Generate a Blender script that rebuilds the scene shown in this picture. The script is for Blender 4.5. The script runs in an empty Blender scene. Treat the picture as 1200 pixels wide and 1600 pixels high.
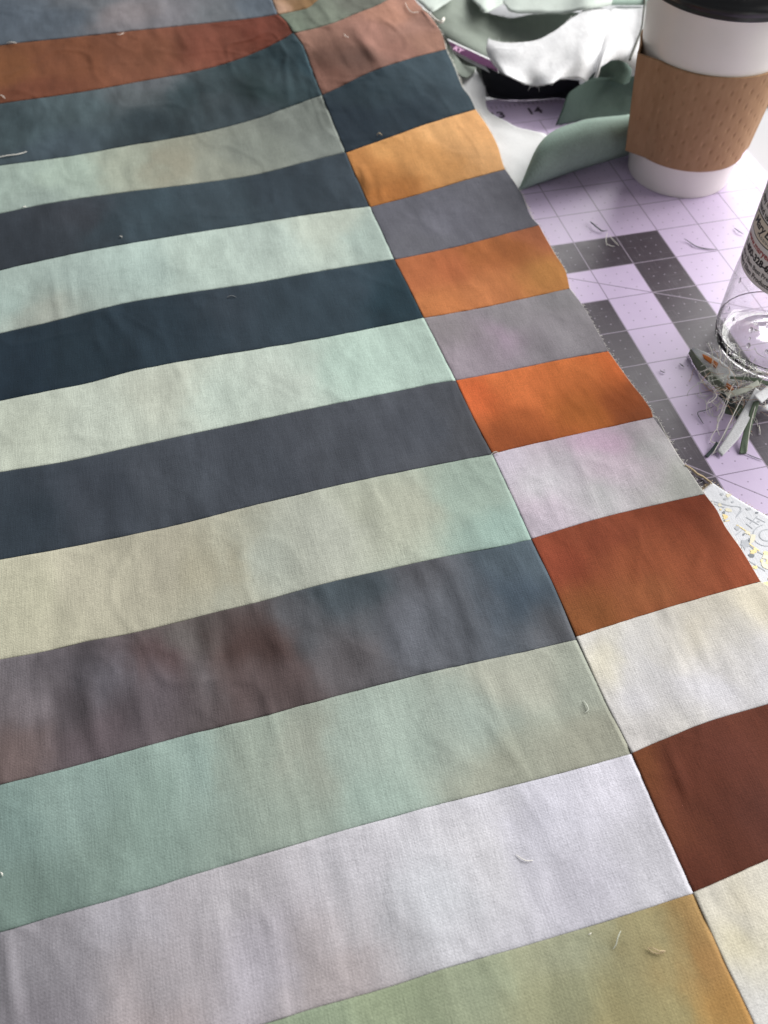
import bpy, bmesh, math, random
import numpy as np
from mathutils import Matrix, Vector

random.seed(7)
RNG = np.random.default_rng(7)
M = 0.0254                      # everything below is worked out in inches, built in metres
scene = bpy.context.scene
col = scene.collection

# ------------------------------------------------------------------ camera
F_PX = 1503.55                  # focal length for a 1200 x 1600 frame
R = np.array([[0.969882, -0.243316, 0.011238], [-0.184049, -0.762297, -0.620507], [0.159546, 0.59975, -0.78412]])
CAM = np.array([-8.5775, -17.3183, 12.9684])
cam_data = bpy.data.cameras.new('camera')
cam = bpy.data.objects.new('camera', cam_data)
col.objects.link(cam)
m3 = Matrix((R[0], -R[1], -R[2])).transposed()
cam.matrix_world = Matrix.Translation(Vector(CAM * M)) @ m3.to_4x4()
cam_data.sensor_fit = 'VERTICAL'
cam_data.sensor_height = 36.0
cam_data.lens = 36.0 * F_PX / 1600.0
cam_data.clip_start = 0.01
cam_data.clip_end = 60.0
cam_data.dof.use_dof = True
cam_data.dof.focus_distance = 15.4 * M
cam_data.dof.aperture_fstop = 14.0
scene.camera = cam

# ------------------------------------------------------------------ world and light
world = bpy.data.worlds.new('World')
scene.world = world
world.use_nodes = True
bg = world.node_tree.nodes['Background']
bg.inputs['Color'].default_value = (0.93, 0.96, 1.0, 1)
bg.inputs['Strength'].default_value = 0.19

def area_light(name, az, el, dist, w, h, watts, color, target=(-3, -3, 0)):
    d = bpy.data.lights.new(name, 'AREA')
    d.shape = 'RECTANGLE'
    d.size = w * M
    d.size_y = h * M
    d.energy = watts
    d.color = color
    o = bpy.data.objects.new(name, d)
    a, e = math.radians(az), math.radians(el)
    p = Vector((target[0] + dist * math.sin(a) * math.cos(e), target[1] + dist * math.cos(a) * math.cos(e), dist * math.sin(e))) * M
    o.location = p
    o.rotation_euler = (Vector(target) * M - p).to_track_quat('-Z', 'Y').to_euler()
    col.objects.link(o)
    return o
area_light('window_light', 55, 37, 150, 140, 92, 226.0, (1.0, 0.99, 0.97))
area_light('side_window_light', 98, 31, 150, 90, 70, 118.0, (1.0, 0.985, 0.95))

scene.view_settings.view_transform = 'Standard'
scene.view_settings.look = 'None'
scene.view_settings.exposure = 0.0
scene.view_settings.gamma = 1.0
ILL = 1.00                      # radiance of a white horizontal sheet in this light

# ------------------------------------------------------------------ helpers
def s2l(c):
    c = np.asarray(c, float)
    return np.where(c <= 0.04045, c / 12.92, ((c + 0.055) / 1.055) ** 2.4)

def hx(h):
    h = h.lstrip('#')
    return tuple(int(h[i:i + 2], 16) / 255 for i in (0, 2, 4))

def alb(h, k=ILL):
    """albedo of a surface that looks like colour h in the room's light"""
    return np.clip(s2l(hx(h)) / k, 0.004, 0.9)

def ray(u, v):
    u = np.asarray(u, float); v = np.asarray(v, float)
    d = np.stack([(u - 600) / F_PX, (v - 800) / F_PX, np.ones_like(u)], -1)
    return d @ R

def bp(u, v, z):
    """point (inches) at height z seen at pixel u, v of the 1200 x 1600 photograph"""
    r = ray(u, v)
    t = (np.asarray(z, float) - CAM[2]) / r[..., 2]
    return CAM + t[..., None] * r

def _hash(ix, iy, seed):
    n = (ix.astype(np.int64) * 374761393 + iy.astype(np.int64) * 668265263 + seed * 974711) & 0x7fffffff
    n = ((n ^ (n >> 13)) * 1274126177) & 0x7fffffff
    return ((n ^ (n >> 16)) & 0xffff) / 65535.0 * 2 - 1

def vnoise(x, y, seed=0):
    ix, iy = np.floor(x), np.floor(y)
    fx, fy = x - ix, y - iy
    fx = fx * fx * fx * (fx * (fx * 6 - 15) + 10); fy = fy * fy * fy * (fy * (fy * 6 - 15) + 10)
    a, b = _hash(ix, iy, seed), _hash(ix + 1, iy, seed)
    c, d = _hash(ix, iy + 1, seed), _hash(ix + 1, iy + 1, seed)
    return (a * (1 - fx) + b * fx) * (1 - fy) + (c * (1 - fx) + d * fx) * fy

def fbm(x, y, seed=0, n=4):
    s, a = 0, 0.55
    for k in range(n):
        s = s + a * vnoise(x, y, seed + k * 17)
        x, y, a = x * 2.03 + 5.1, y * 2.03 + 1.7, a * 0.5
    return s

def resample(p, n, smooth=True):
    """n points along a polyline, Catmull-Rom"""
    p = np.array(p, float)
    if len(p) == 1:
        return np.repeat(p, n, 0)
    s = np.r_[0, np.cumsum(np.linalg.norm(np.diff(p, axis=0), axis=1) + 1e-9)]
    t = np.linspace(0, s[-1], n)
    if len(p) == 2 or not smooth:
        return np.stack([np.interp(t, s, p[:, k]) for k in range(p.shape[1])], 1)
    i = np.clip(np.searchsorted(s, t, side='right') - 1, 0, len(p) - 2)
    h = (s[i + 1] - s[i])[:, None]
    x = ((t - s[i])[:, None]) / h
    dv = np.gradient(p, s, axis=0)
    m0, m1 = dv[i] * h, dv[i + 1] * h
    return (2 * x**3 - 3 * x**2 + 1) * p[i] + (x**3 - 2 * x**2 + x) * m0 + (-2 * x**3 + 3 * x**2) * p[i + 1] + (x**3 - x**2) * m1

def link_mesh(name, verts, faces, mat, parent=None, smooth=True, origin=None):
    me = bpy.data.meshes.new(name)
    v = np.array(verts, float)
    if origin is not None:
        v = v - np.array(origin)
    me.from_pydata((v * M).tolist(), [], [tuple(f) for f in faces])
    if mat is not None:
        for mm in (mat if isinstance(mat, (list, tuple)) else [mat]):
            me.materials.append(mm)
    if smooth:
        me.polygons.foreach_set('use_smooth', [True] * len(me.polygons))
    me.update()
    o = bpy.data.objects.new(name, me)
    col.objects.link(o)
    if origin is not None and parent is None:
        o.location = Vector(np.array(origin) * M)
    if parent is not None:
        o.parent = parent
    return o

def tag(o, label=None, cat=None, group=None, kind=None):
    if label: o['label'] = label
    if cat: o['category'] = cat
    if group: o['group'] = group
    if kind: o['kind'] = kind
    return o

def empty(name, loc=(0, 0, 0)):
    o = bpy.data.objects.new(name, None)
    o.empty_display_size = 0.02
    o.location = Vector(loc) * M
    col.objects.link(o)
    return o

def grid_faces(nu, nv, close_u=False):
    f = []
    for j in range(nv - 1):
        for i in range(nu if close_u else nu - 1):
            a, b = j * nu + i, j * nu + (i + 1) % nu
            f.append((a, b, b + nu, a + nu))
    return f

def solidify(o, t, offset=-1):
    md = o.modifiers.new('thickness', 'SOLIDIFY')
    md.thickness = t * M
    md.offset = offset
    return md

# ------------------------------------------------------------------ materials
def new_mat(name):
    m = bpy.data.materials.new(name)
    m.use_nodes = True
    nt = m.node_tree
    return m, nt, nt.nodes['Principled BSDF']

def math_node(nt, op, a, b=None, c=None):
    n = nt.nodes.new('ShaderNodeMath'); n.operation = op
    for k, x in enumerate((a, b, c)):
        if x is None: continue
        if isinstance(x, (int, float)): n.inputs[k].default_value = x
        else: nt.links.new(x, n.inputs[k])
    return n.outputs[0]

def mix_rgb(nt, fac, a, b, mode='MIX'):
    n = nt.nodes.new('ShaderNodeMix'); n.data_type = 'RGBA'; n.blend_type = mode
    for sock, x in ((n.inputs[0], fac), (n.inputs[6], a), (n.inputs[7], b)):
        if isinstance(x, (int, float)): sock.default_value = x
        elif isinstance(x, (tuple, list, np.ndarray)): sock.default_value = (*[float(q) for q in x[:3]], 1)
        else: nt.links.new(x, sock)
    return n.outputs[2]

def plain(name, color, rough=0.5, metal=0.0, noise=0.0, nscale=40, coat=0.0, bump=0.0):
    m, nt, b = new_mat(name)
    b.inputs['Roughness'].default_value = rough
    b.inputs['Metallic'].default_value = metal
    b.inputs['Coat Weight'].default_value = coat
    tc = nt.nodes.new('ShaderNodeTexCoord')
    n = nt.nodes.new('ShaderNodeTexNoise')
    n.inputs['Scale'].default_value = nscale / M * 0.1
    n.inputs['Detail'].default_value = 5
    nt.links.new(tc.outputs['Object'], n.inputs['Vector'])
    c = tuple(float(x) for x in color)
    lo, hi = tuple(x * (1 - noise) for x in c), tuple(min(1, x * (1 + noise)) for x in c)
    nt.links.new(mix_rgb(nt, n.outputs['Fac'], lo, hi), b.inputs['Base Color'])
    if bump:
        bm = nt.nodes.new('ShaderNodeBump')
        bm.inputs['Strength'].default_value = bump
        bm.inputs['Distance'].default_value = 0.0004
        nt.links.new(n.outputs['Fac'], bm.inputs['Height'])
        nt.links.new(bm.outputs[0], b.inputs['Normal'])
    return m

def fabric(name, color=None, weave=0.16, streak=0.12, trans=0.0):
    """woven cotton: colour from the dye attribute or one plain colour, thread grain, slubs and fuzz"""
    m, nt, b = new_mat(name)
    b.inputs['Roughness'].default_value = 0.88
    b.inputs['Specular IOR Level'].default_value = 0.19
    b.inputs['Sheen Weight'].default_value = 0.03
    b.inputs['Sheen Roughness'].default_value = 0.5
    if color is None:
        at = nt.nodes.new('ShaderNodeAttribute'); at.attribute_name = 'dye'
        base = at.outputs['Color']
    else:
        rgb = nt.nodes.new('ShaderNodeRGB'); rgb.outputs[0].default_value = (*[float(x) for x in color], 1)
        base = rgb.outputs[0]
    tc = nt.nodes.new('ShaderNodeTexCoord')
    def noise(sx, sy, sz, detail=2, rot=0.0):
        mp = nt.nodes.new('ShaderNodeMapping')
        mp.inputs['Rotation'].default_value = (0, 0, rot)
        mp.inputs['Scale'].default_value = (sx / M, sy / M, sz / M)
        nt.links.new(tc.outputs['Object'], mp.inputs['Vector'])
        n = nt.nodes.new('ShaderNodeTexNoise')
        n.inputs['Scale'].default_value = 1.0
        n.inputs['Detail'].default_value = detail
        nt.links.new(mp.outputs[0], n.inputs['Vector'])
        return n.outputs['Fac']
    warp = noise(44, 3.2, 10, 3, -0.05)           # long threads one way
    weft = noise(4.5, 44, 10, 3, -0.05)           # and the other
    grain = noise(48, 48, 48, 4)
    cloud = noise(1.6, 1.1, 1.5, 5)
    def amp(s, a):
        return math_node(nt, 'MULTIPLY', math_node(nt, 'SUBTRACT', s, 0.5), a)
    tot = math_node(nt, 'ADD', amp(warp, streak * 2.9), amp(weft, streak * 2.2))
    tot = math_node(nt, 'ADD', tot, amp(grain, weave * 4.2))
    tot = math_node(nt, 'ADD', tot, amp(cloud, 0.20))
    # twill lines, fine diagonal ribs
    mp = nt.nodes.new('ShaderNodeMapping')
    mp.inputs['Rotation'].default_value = (0, 0, math.radians(40))
    mp.inputs['Scale'].default_value = (1 / M, 1 / M, 1 / M)
    nt.links.new(tc.outputs['Object'], mp.inputs['Vector'])
    wv = nt.nodes.new('ShaderNodeTexWave'); wv.bands_direction = 'Y'
    wv.inputs['Scale'].default_value = 8.5
    wv.inputs['Distortion'].default_value = 1.6
    wv.inputs['Detail'].default_value = 2
    wv.inputs['Detail Scale'].default_value = 6
    nt.links.new(mp.outputs[0], wv.inputs['Vector'])
    tot = math_node(nt, 'ADD', tot, amp(wv.outputs['Fac'], weave * 0.7))
    fac = math_node(nt, 'ADD', tot, 1.0)
    cb = nt.nodes.new('ShaderNodeCombineColor')
    for k in range(3): nt.links.new(fac, cb.inputs[k])
    colr = mix_rgb(nt, 1.0, base, cb.outputs[0], 'MULTIPLY')
    nt.links.new(colr, b.inputs['Base Color'])
    bm = nt.nodes.new('ShaderNodeBump')
    bm.inputs['Strength'].default_value = 0.30
    bm.inputs['Distance'].default_value = 0.00035
    hgt = math_node(nt, 'ADD', math_node(nt, 'ADD', warp, weft), grain)
    nt.links.new(hgt, bm.inputs['Height'])
    nt.links.new(bm.outputs[0], b.inputs['Normal'])
    if trans:
        tr = nt.nodes.new('ShaderNodeBsdfTranslucent')
        nt.links.new(colr, tr.inputs['Color'])
        mx = nt.nodes.new('ShaderNodeMixShader'); mx.inputs[0].default_value = trans
        nt.links.new(b.outputs[0], mx.inputs[1]); nt.links.new(tr.outputs[0], mx.inputs[2])
        nt.links.new(mx.outputs[0], nt.nodes['Material Output'].inputs['Surface'])
    return m

MAT_DYED = fabric('hand_dyed_cotton')
MAT_THREAD_DARK = plain('dark_sewing_thread', (0.02, 0.022, 0.026), 0.7)
MAT_THREAD_PALE = plain('pale_thread', alb('#efebe2'), 0.8, noise=0.15)
MAT_THREAD_BEIGE = plain('beige_thread', alb('#cdb795'), 0.8, noise=0.15)
MAT_THREAD_GREY = plain('grey_thread', alb('#74787c'), 0.8, noise=0.2)
MAT_THREAD_SAGE = plain('sage_thread', alb('#d2d6ca'), 0.8, noise=0.2)
MAT_THREAD_RUST = plain('rust_thread', alb('#d2ae92'), 0.8, noise=0.2)

# ------------------------------------------------------------------ table and cutting mat
def cutting_mat():
    x0, x1, y0, y1 = -13.4, 5.55, -20.4, 5.25
    m, nt, b = new_mat('cutting_mat_vinyl')
    tc = nt.nodes.new('ShaderNodeTexCoord')
    sep = nt.nodes.new('ShaderNodeSeparateXYZ')
    mp = nt.nodes.new('ShaderNodeMapping'); mp.inputs['Scale'].default_value = (1 / M, 1 / M, 1 / M)
    nt.links.new(tc.outputs['Object'], mp.inputs['Vector']); nt.links.new(mp.outputs[0], sep.inputs[0])
    X, Y = sep.outputs[0], sep.outputs[1]
    def mn(op, a, b=None, c=None): return math_node(nt, op, a, b, c)
    def near(v, step, w):       # 1 where v is within w of a multiple of step
        q = mn('DIVIDE', v, step)
        d = mn('ABSOLUTE', mn('SUBTRACT', q, mn('ROUND', q)))
        return mn('LESS_THAN', mn('MULTIPLY', d, step), w)
    def dist(v, step):
        q = mn('DIVIDE', v, step)
        return mn('MULTIPLY', mn('ABSOLUTE', mn('SUBTRACT', q, mn('ROUND', q))), step)
    inside = mn('MULTIPLY', mn('LESS_THAN', X, 5.02), mn('LESS_THAN', Y, 4.02))
    lines = mn('MAXIMUM', near(X, 1.0, 0.012), near(Y, 1.0, 0.012))
    lines = mn('MULTIPLY', lines, inside)
    def diag(px, py, slope):
        d = mn('ABSOLUTE', mn('SUBTRACT', mn('SUBTRACT', Y, py), mn('MULTIPLY', mn('SUBTRACT', X, px), slope)))
        return mn('LESS_THAN', d, 0.013 * math.hypot(1, slope))
    dg = mn('MAXIMUM', diag(1, -3, -0.545), diag(0, -8, -1.0))
    lines = mn('MAXIMUM', lines, mn('MULTIPLY', dg, inside))
    # ruler ticks along the far edge
    tick = mn('MULTIPLY', near(X, 0.125, 0.010), mn('MULTIPLY', mn('GREATER_THAN', Y, 4.78), mn('LESS_THAN', Y, 4.92)))
    lines = mn('MAXIMUM', lines, tick)
    # three by three pin dots in every square
    dx, dy = dist(X, 0.25), dist(Y, 0.25)
    dot = mn('LESS_THAN', mn('ADD', mn('MULTIPLY', dx, dx), mn('MULTIPLY', dy, dy)), 0.016 ** 2)
    off = mn('MULTIPLY', mn('GREATER_THAN', dist(X, 1.0), 0.1), mn('GREATER_THAN', dist(Y, 1.0), 0.1))
    dot = mn('MULTIPLY', mn('MULTIPLY', dot, off), inside)
    # dark nested frames
    ring = mn('MINIMUM', mn('FLOOR', mn('SUBTRACT', 2.0, X)), mn('FLOOR', mn('SUBTRACT', -1.0, Y)))
    dark = mn('MULTIPLY', mn('GREATER_THAN', ring, -0.5), mn('LESS_THAN', mn('MODULO', mn('ADD', ring, 40.0), 2.0), 0.5))
    nz = nt.nodes.new('ShaderNodeTexNoise'); nz.inputs['Scale'].default_value = 3 / M; nz.inputs['Detail'].default_value = 6
    nt.links.new(tc.outputs['Object'], nz.inputs['Vector'])
    light_c = mix_rgb(nt, nz.outputs['Fac'], alb('#c6b4d3', .98), alb('#cfbedb', .98))
    dark_c = mix_rgb(nt, nz.outputs['Fac'], alb('#443d46', .98), alb('#504952', .98))
    basec = mix_rgb(nt, dark, light_c, dark_c)
    line_c = mix_rgb(nt, dark, alb('#6f6378', .98), alb('#a79bad', .98))
    dot_c = mix_rgb(nt, dark, alb('#8d7d98', .98), alb('#9a90a0', .98))
    c = mix_rgb(nt, mn('MULTIPLY', dot, 0.85), basec, dot_c)
    c = mix_rgb(nt, mn('MULTIPLY', lines, 0.72), c, line_c)
    # scuffs: long knife scratches, whitish
    def scr(sx, sy, rot):
        q = nt.nodes.new('ShaderNodeMapping'); q.inputs['Scale'].default_value = (sx / M, sy / M, 1 / M); q.inputs['Rotation'].default_value = (0, 0, rot)
        nt.links.new(tc.outputs['Object'], q.inputs['Vector'])
        n = nt.nodes.new('ShaderNodeTexNoise'); n.inputs['Scale'].default_value = 1; n.inputs['Detail'].default_value = 4
        nt.links.new(q.outputs[0], n.inputs['Vector'])
        return n.outputs['Fac']
    sc_ = mn('MAXIMUM', scr(2.0, 42, 0.2), scr(40, 2.2, 0.12))
    scm = mn('MULTIPLY', mn('MAXIMUM', mn('SUBTRACT', sc_, 0.60), 0.0), 1.1)
    c = mix_rgb(nt, scm, c, alb('#cfc6d2'))
    nt.links.new(c, b.inputs['Base Color'])
    b.inputs['Specular IOR Level'].default_value = 0.36
    rg = mn('ADD', mn('MULTIPLY', nz.outputs['Fac'], 0.20), 0.29)
    rg = mn('ADD', rg, mn('MULTIPLY', scm, 0.6))
    nt.links.new(rg, b.inputs['Roughness'])
    hgt = mn('ADD', mn('MULTIPLY', scr(30, 30, 0), 0.25), mn('SUBTRACT', mn('MULTIPLY', sc_, 0.5), mn('MULTIPLY', mn('MAXIMUM', dot, lines), 0.8)))
    bm = nt.nodes.new('ShaderNodeBump'); bm.inputs['Strength'].default_value = 0.3; bm.inputs['Distance'].default_value = 0.0003
    nt.links.new(hgt, bm.inputs['Height']); nt.links.new(bm.outputs[0], b.inputs['Normal'])
    # body: rounded slab
    r, n = 0.75, 8
    ring_p = []
    for cx, cy, a0 in ((x1 - r, y1 - r, 0), (x0 + r, y1 - r, 90), (x0 + r, y0 + r, 180), (x1 - r, y0 + r, 270)):
        for k in range(n + 1):
            a = math.radians(a0 + 90 * k / n)
            ring_p.append((cx + r * math.cos(a), cy + r * math.sin(a)))
    k = len(ring_p)
    V = []
    for z, s in ((-0.12, 0), (-0.02, 0), (0.0, 0.02)):
        for px, py in ring_p:
            d = math.hypot(px + 4, py + 7.5)
            V.append((px - (px + 4) / d * s, py - (py + 7.5) / d * s, z))
    Fc = [(j * k + i, j * k + (i + 1) % k, (j + 1) * k + (i + 1) % k, (j + 1) * k + i) for j in range(2) for i in range(k)]
    Fc.append(tuple(2 * k + i for i in range(k)))
    root = empty('cutting_mat')
    tag(root, 'lavender and charcoal gridded cutting mat under the cup and bottle', 'cutting mat')
    link_mesh('mat_sheet', V, Fc, m, root, smooth=False)
    return root
MAT_ROOT = cutting_mat()

def text_mesh(txt, size, font_shear=0.0, bold=0.0, align='CENTER', spacing=1.0, res=2):
    cu = bpy.data.curves.new('lettering', 'FONT')
    cu.body = txt; cu.size = size; cu.shear = font_shear; cu.offset = bold
    cu.align_x = align; cu.align_y = 'CENTER'; cu.resolution_u = res; cu.space_character = spacing
    o = bpy.data.objects.new('lettering', cu)
    col.objects.link(o)
    bpy.context.view_layer.update()
    dg = bpy.context.evaluated_depsgraph_get()
    me = bpy.data.meshes.new_from_object(o.evaluated_get(dg))
    v = [tuple(q.co) for q in me.vertices]; f = [tuple(p.vertices) for p in me.polygons]
    bpy.data.objects.remove(o); bpy.data.curves.remove(cu); bpy.data.meshes.remove(me)
    return np.array(v), f

INK = plain('printed_ink', alb('#463c4c'), 0.5)
for k in range(-4, 5):
    v, f = text_mesh(str(13 + k), 0.42, bold=0.012)
    v = v + np.array([k + 0.02, 4.45, 0.004])
    link_mesh('printed_number', v, f, INK, MAT_ROOT, smooth=False)

def table():
    m = plain('pale_laminate', alb('#bcbcc0'), 0.85, noise=0.05, nscale=3, bump=0.1)
    x0, x1, y0, y1, t = -40, 16, -34, 26, 1.1
    bmh = bmesh.new()
    bmesh.ops.create_cube(bmh, size=1)
    for v in bmh.verts:
        v.co = Vector(((x0 + x1) / 2 + v.co.x * (x1 - x0), (y0 + y1) / 2 + v.co.y * (y1 - y0), -0.13 - t / 2 + v.co.z * t)) * M
    bmesh.ops.bevel(bmh, geom=bmh.edges[:], offset=0.15 * M, segments=3, affect='EDGES')
    me = bpy.data.meshes.new('table_top'); bmh.to_mesh(me); bmh.free()
    me.materials.append(m)
    o = bpy.data.objects.new('table_top', me); col.objects.link(o)
    tag(o, kind='structure')
    return o
table()

# ------------------------------------------------------------------ the quilt top
V1 = [(395, -75), (411, -38), (425, 0), (434, 23), (446, 33), (458, 51), (470, 66), (485, 103), (503, 149), (520, 191), (540, 238), (558, 280), (578, 323), (597, 364), (616, 405), (640, 452), (662, 497), (687, 545), (712, 595), (740, 654), (769, 710), (800, 776), (830, 842), (866, 918), (900, 996), (947, 1099), (987, 1177), (1031, 1280), (1083, 1395), (1131, 1502), (1178, 1600), (1204, 1660), (1240, 1740)]
VR = [(622, -50), (635, -25), (648, 0), (667, 20), (690, 53), (697, 77), (712, 110), (723, 137), (733, 150), (742, 171), (748, 172), (763, 200), (777, 227), (787, 260), (790, 265), (800, 280), (817, 307), (833, 343), (842, 352), (850, 367), (867, 397), (883, 423), (889, 450), (892, 453), (910, 477), (933, 517), (946, 540), (948, 548), (952, 550), (963, 567), (987, 600), (1008, 627), (1018, 643), (1020, 652), (1027, 653), (1048, 693), (1060, 713), (1077, 737), (1098, 768), (1102, 773), (1117, 793), (1133, 823), (1157, 857), (1177, 890), (1188, 909), (1197, 914), (1310, 1062), (1440, 1240), (1560, 1500), (1600, 1590)]
LS = [
 [(0, -18), (200, -45), (400, -73)],
 [(0, 71), (40, 66), (100, 60), (200, 49), (300, 39), (400, 28), (434, 23)],
 [(0, 162), (133, 143), (200, 131), (267, 119), (333, 105), (400, 82), (440, 62), (458, 51)],
 [(0, 259), (100, 246), (200, 228), (300, 211), (400, 186), (450, 168), (503, 149)],
 [(0, 334), (50, 323), (100, 314), (200, 300), (300, 288), (400, 273), (467, 256), (540, 238)],
 [(0, 423), (50, 411), (100, 400), (167, 387), (267, 370), (400, 349), (500, 333), (578, 323)],
 [(0, 521), (67, 506), (133, 489), (200, 473), (267, 462), (400, 442), (500, 424), (616, 405)],
 [(0, 627), (67, 613), (133, 600), (200, 582), (267, 568), (333, 557), (400, 546), (467, 535), (567, 516), (662, 497)],
 [(0, 738), (100, 722), (200, 700), (300, 678), (400, 657), (533, 629), (633, 609), (693, 597), (712, 595)],
 [(0, 875), (100, 857), (200, 837), (300, 815), (357, 800), (400, 789), (450, 777), (500, 765), (600, 743), (700, 723), (769, 710)],
 [(0, 1031), (67, 1019), (133, 1003), (200, 991), (267, 975), (333, 958), (400, 942), (467, 923), (533, 906), (600, 891), (700, 869), (800, 850), (830, 843)],
 [(0, 1226), (100, 1202), (200, 1174), (300, 1147), (400, 1122), (533, 1086), (633, 1060), (733, 1037), (800, 1023), (900, 1000)],
 [(0, 1457), (100, 1427), (200, 1399), (300, 1368), (400, 1338), (533, 1299), (667, 1262), (800, 1228), (900, 1202), (987, 1178)],
 [(0, 1732), (200, 1666), (413, 1600), (500, 1573), (600, 1545), (700, 1512), (800, 1484), (900, 1454), (1000, 1423), (1083, 1396)],
 [(0, 2060), (400, 1918), (800, 1784), (1000, 1722), (1204, 1660)]]
RS = [
 [(411, -38), (520, -78), (590, -115)],
 [(434, 23), (455, 19), (480, 13), (497, 0), (560, -24), (622, -50)],
 [(458, 51), (465, 50), (521, 36), (552, 23), (591, 8), (606, 0), (645, -12)],
 [(503, 149), (533, 135), (560, 121), (593, 107), (640, 92), (697, 77)],
 [(540, 239), (600, 218), (667, 194), (743, 171)],
 [(578, 324), (650, 305), (733, 280), (789, 265)],
 [(616, 406), (657, 398), (720, 384), (800, 363), (842, 352)],
 [(662, 497), (733, 485), (800, 471), (890, 451)],
 [(712, 595), (800, 578), (883, 561), (950, 549)],
 [(769, 709), (807, 700), (900, 679), (1020, 652)],
 [(830, 842), (933, 811), (1033, 787), (1100, 772)],
 [(900, 995), (1000, 963), (1100, 933), (1188, 909)],
 [(987, 1177), (1033, 1157), (1100, 1130), (1200, 1100), (1310, 1062)],
 [(1083, 1395), (1133, 1373), (1200, 1343), (1440, 1240)],
 [(1204, 1660), (1400, 1580), (1600, 1500)]]
Z0 = 0.05
def plan(p):
    p = np.array(p, float)
    return bp(p[:, 0], p[:, 1], Z0)[:, :2]

# how high the cloth rides, from how far the seams stray from straight lines 2 in apart
def _dev_samples():
    XY, D = [], []
    for S in (LS[1:14], RS[1:14]):
        for s in S:
            q = resample(plan(s), 14, False)
            c = q.mean(0); _, _, vt = np.linalg.svd(q - c); d = vt[0] * np.sign(vt[0][0]); n = np.array([-d[1], d[0]])
            k = ((q - CAM[:2]) @ n) / CAM[2]
            XY.append(q); D.append(((q - c) @ n) / k)
    return np.concatenate(XY), np.concatenate(D)
_XY, _D = _dev_samples()
GX, GY = np.arange(-20, 8.01, 0.5), np.arange(-22, 19.01, 0.5)
gx, gy = np.meshgrid(GX, GY, indexing='ij')
_w = np.exp(-((gx[..., None] - _XY[:, 0]) ** 2 + (gy[..., None] - _XY[:, 1]) ** 2) / (2 * 0.8 ** 2))
_dev = (_w * _D).sum(-1) / (_w.sum(-1) + 0.35)
_zl = np.interp(gy, [-20, 2, 3.2, 5.4, 8.46, 11.1, 14, 18], [.06, .06, .07, .16, .58, .95, 1.2, 1.3])
_zr = np.interp(gy, [-20, .5, 1.7, 4.3, 7.4, 10.5, 13, 18], [.04, .04, .09, .32, .75, 1.15, 1.4, 1.5])
_t = np.clip((gx + 5.5) / 3.0, 0, 1); _t = _t * _t * (3 - 2 * _t)
ZG = np.maximum(_zl * (1 - _t) + _zr * _t + _dev * 0.9 + 0.05, 0.03)
for _ in range(2):
    q = np.pad(ZG, 1, mode='edge')
    ZG = (q[1:-1, 1:-1] * 4 + q[:-2, 1:-1] + q[2:, 1:-1] + q[1:-1, :-2] + q[1:-1, 2:]) / 8

def base_z(a):
    """smooth (cubic B-spline) height of the cloth above the mat"""
    fx = np.clip((a[:, 0] - GX[0]) / 0.5, 1, len(GX) - 2.001); fy = np.clip((a[:, 1] - GY[0]) / 0.5, 1, len(GY) - 2.001)
    i, j = fx.astype(int), fy.astype(int); s, t = fx - i, fy - j
    def w(q): return ((1 - q) ** 3 / 6, (3 * q**3 - 6 * q**2 + 4) / 6, (-3 * q**3 + 3 * q**2 + 3 * q + 1) / 6, q**3 / 6)
    ws, wt = w(s), w(t)
    out = 0
    for p in range(4):
        for r in range(4):
            out = out + ws[p] * wt[r] * ZG[np.clip(i + p - 1, 0, len(GX) - 1), np.clip(j + r - 1, 0, len(GY) - 1)]
    return out

CREASES = [((10, 1465), (25, 1610), .030, .07), ((32, 1475), (48, 1600), -.012, .08), ((63, 1030), (72, 1195), .026, .09), ((81, 418), (92, 500), .016, .06), ((107, 412), (117, 490), .014, .06),
    ((566, 262), (578, 300), .045, .10), ((590, 285), (600, 316), .022, .08), ((755, 1120), (815, 1200), .016, .09), ((680, 1150), (760, 1210), .012, .1), ((1100, 850), (1086, 895), .022, .09), ((1000, 860), (992, 935), .016, .1),
    ((1046, 1172), (1076, 1252), .022, .07), ((555, 45), (602, 112), .050, .20), ((444, 92), (453, 166), .020, .10), ((300, 105), (240, 135), .03, .25), ((165, 480), (190, 520), .024, .1), ((148, 520), (165, 560), .02, .1),
    ((210, 1080), (235, 1170), .028, .14), ((330, 970), (350, 1120), .026, .13), ((425, 960), (470, 1080), .028, .14), ((540, 920), (590, 1060), .022, .14), ((130, 1050), (160, 1180), .022, .12), ((655, 880), (720, 1030), .016, .12),
    ((905, 720), (930, 800), .016, .1), ((850, 740), (868, 800), .014, .1), ((1040, 990), (1075, 1080), .018, .1), ((1085, 980), (1110, 1040), .016, .09), ((345, 1000), (380, 1100), -.016, .12)]

def crease_z(a):
    z = np.zeros(len(a))
    for p, q, amp, w in CREASES:
        e = plan([p, q]); d = e[1] - e[0]; L2 = d @ d
        t = ((a - e[0]) @ d) / L2; tc = np.clip(t, 0, 1)
        near = (a - e[0]) - tc[:, None] * d
        wob = 0.05 * fbm(a[:, 0] * 1.5, a[:, 1] * 1.5, int(p[0]), 2)
        side = np.hypot(near[:, 0], near[:, 1]) + wob
        z += amp * np.exp(-(side / w) ** 2) * np.clip(1.25 - 1.6 * np.abs(tc - .5), 0, 1)
    return z

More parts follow.
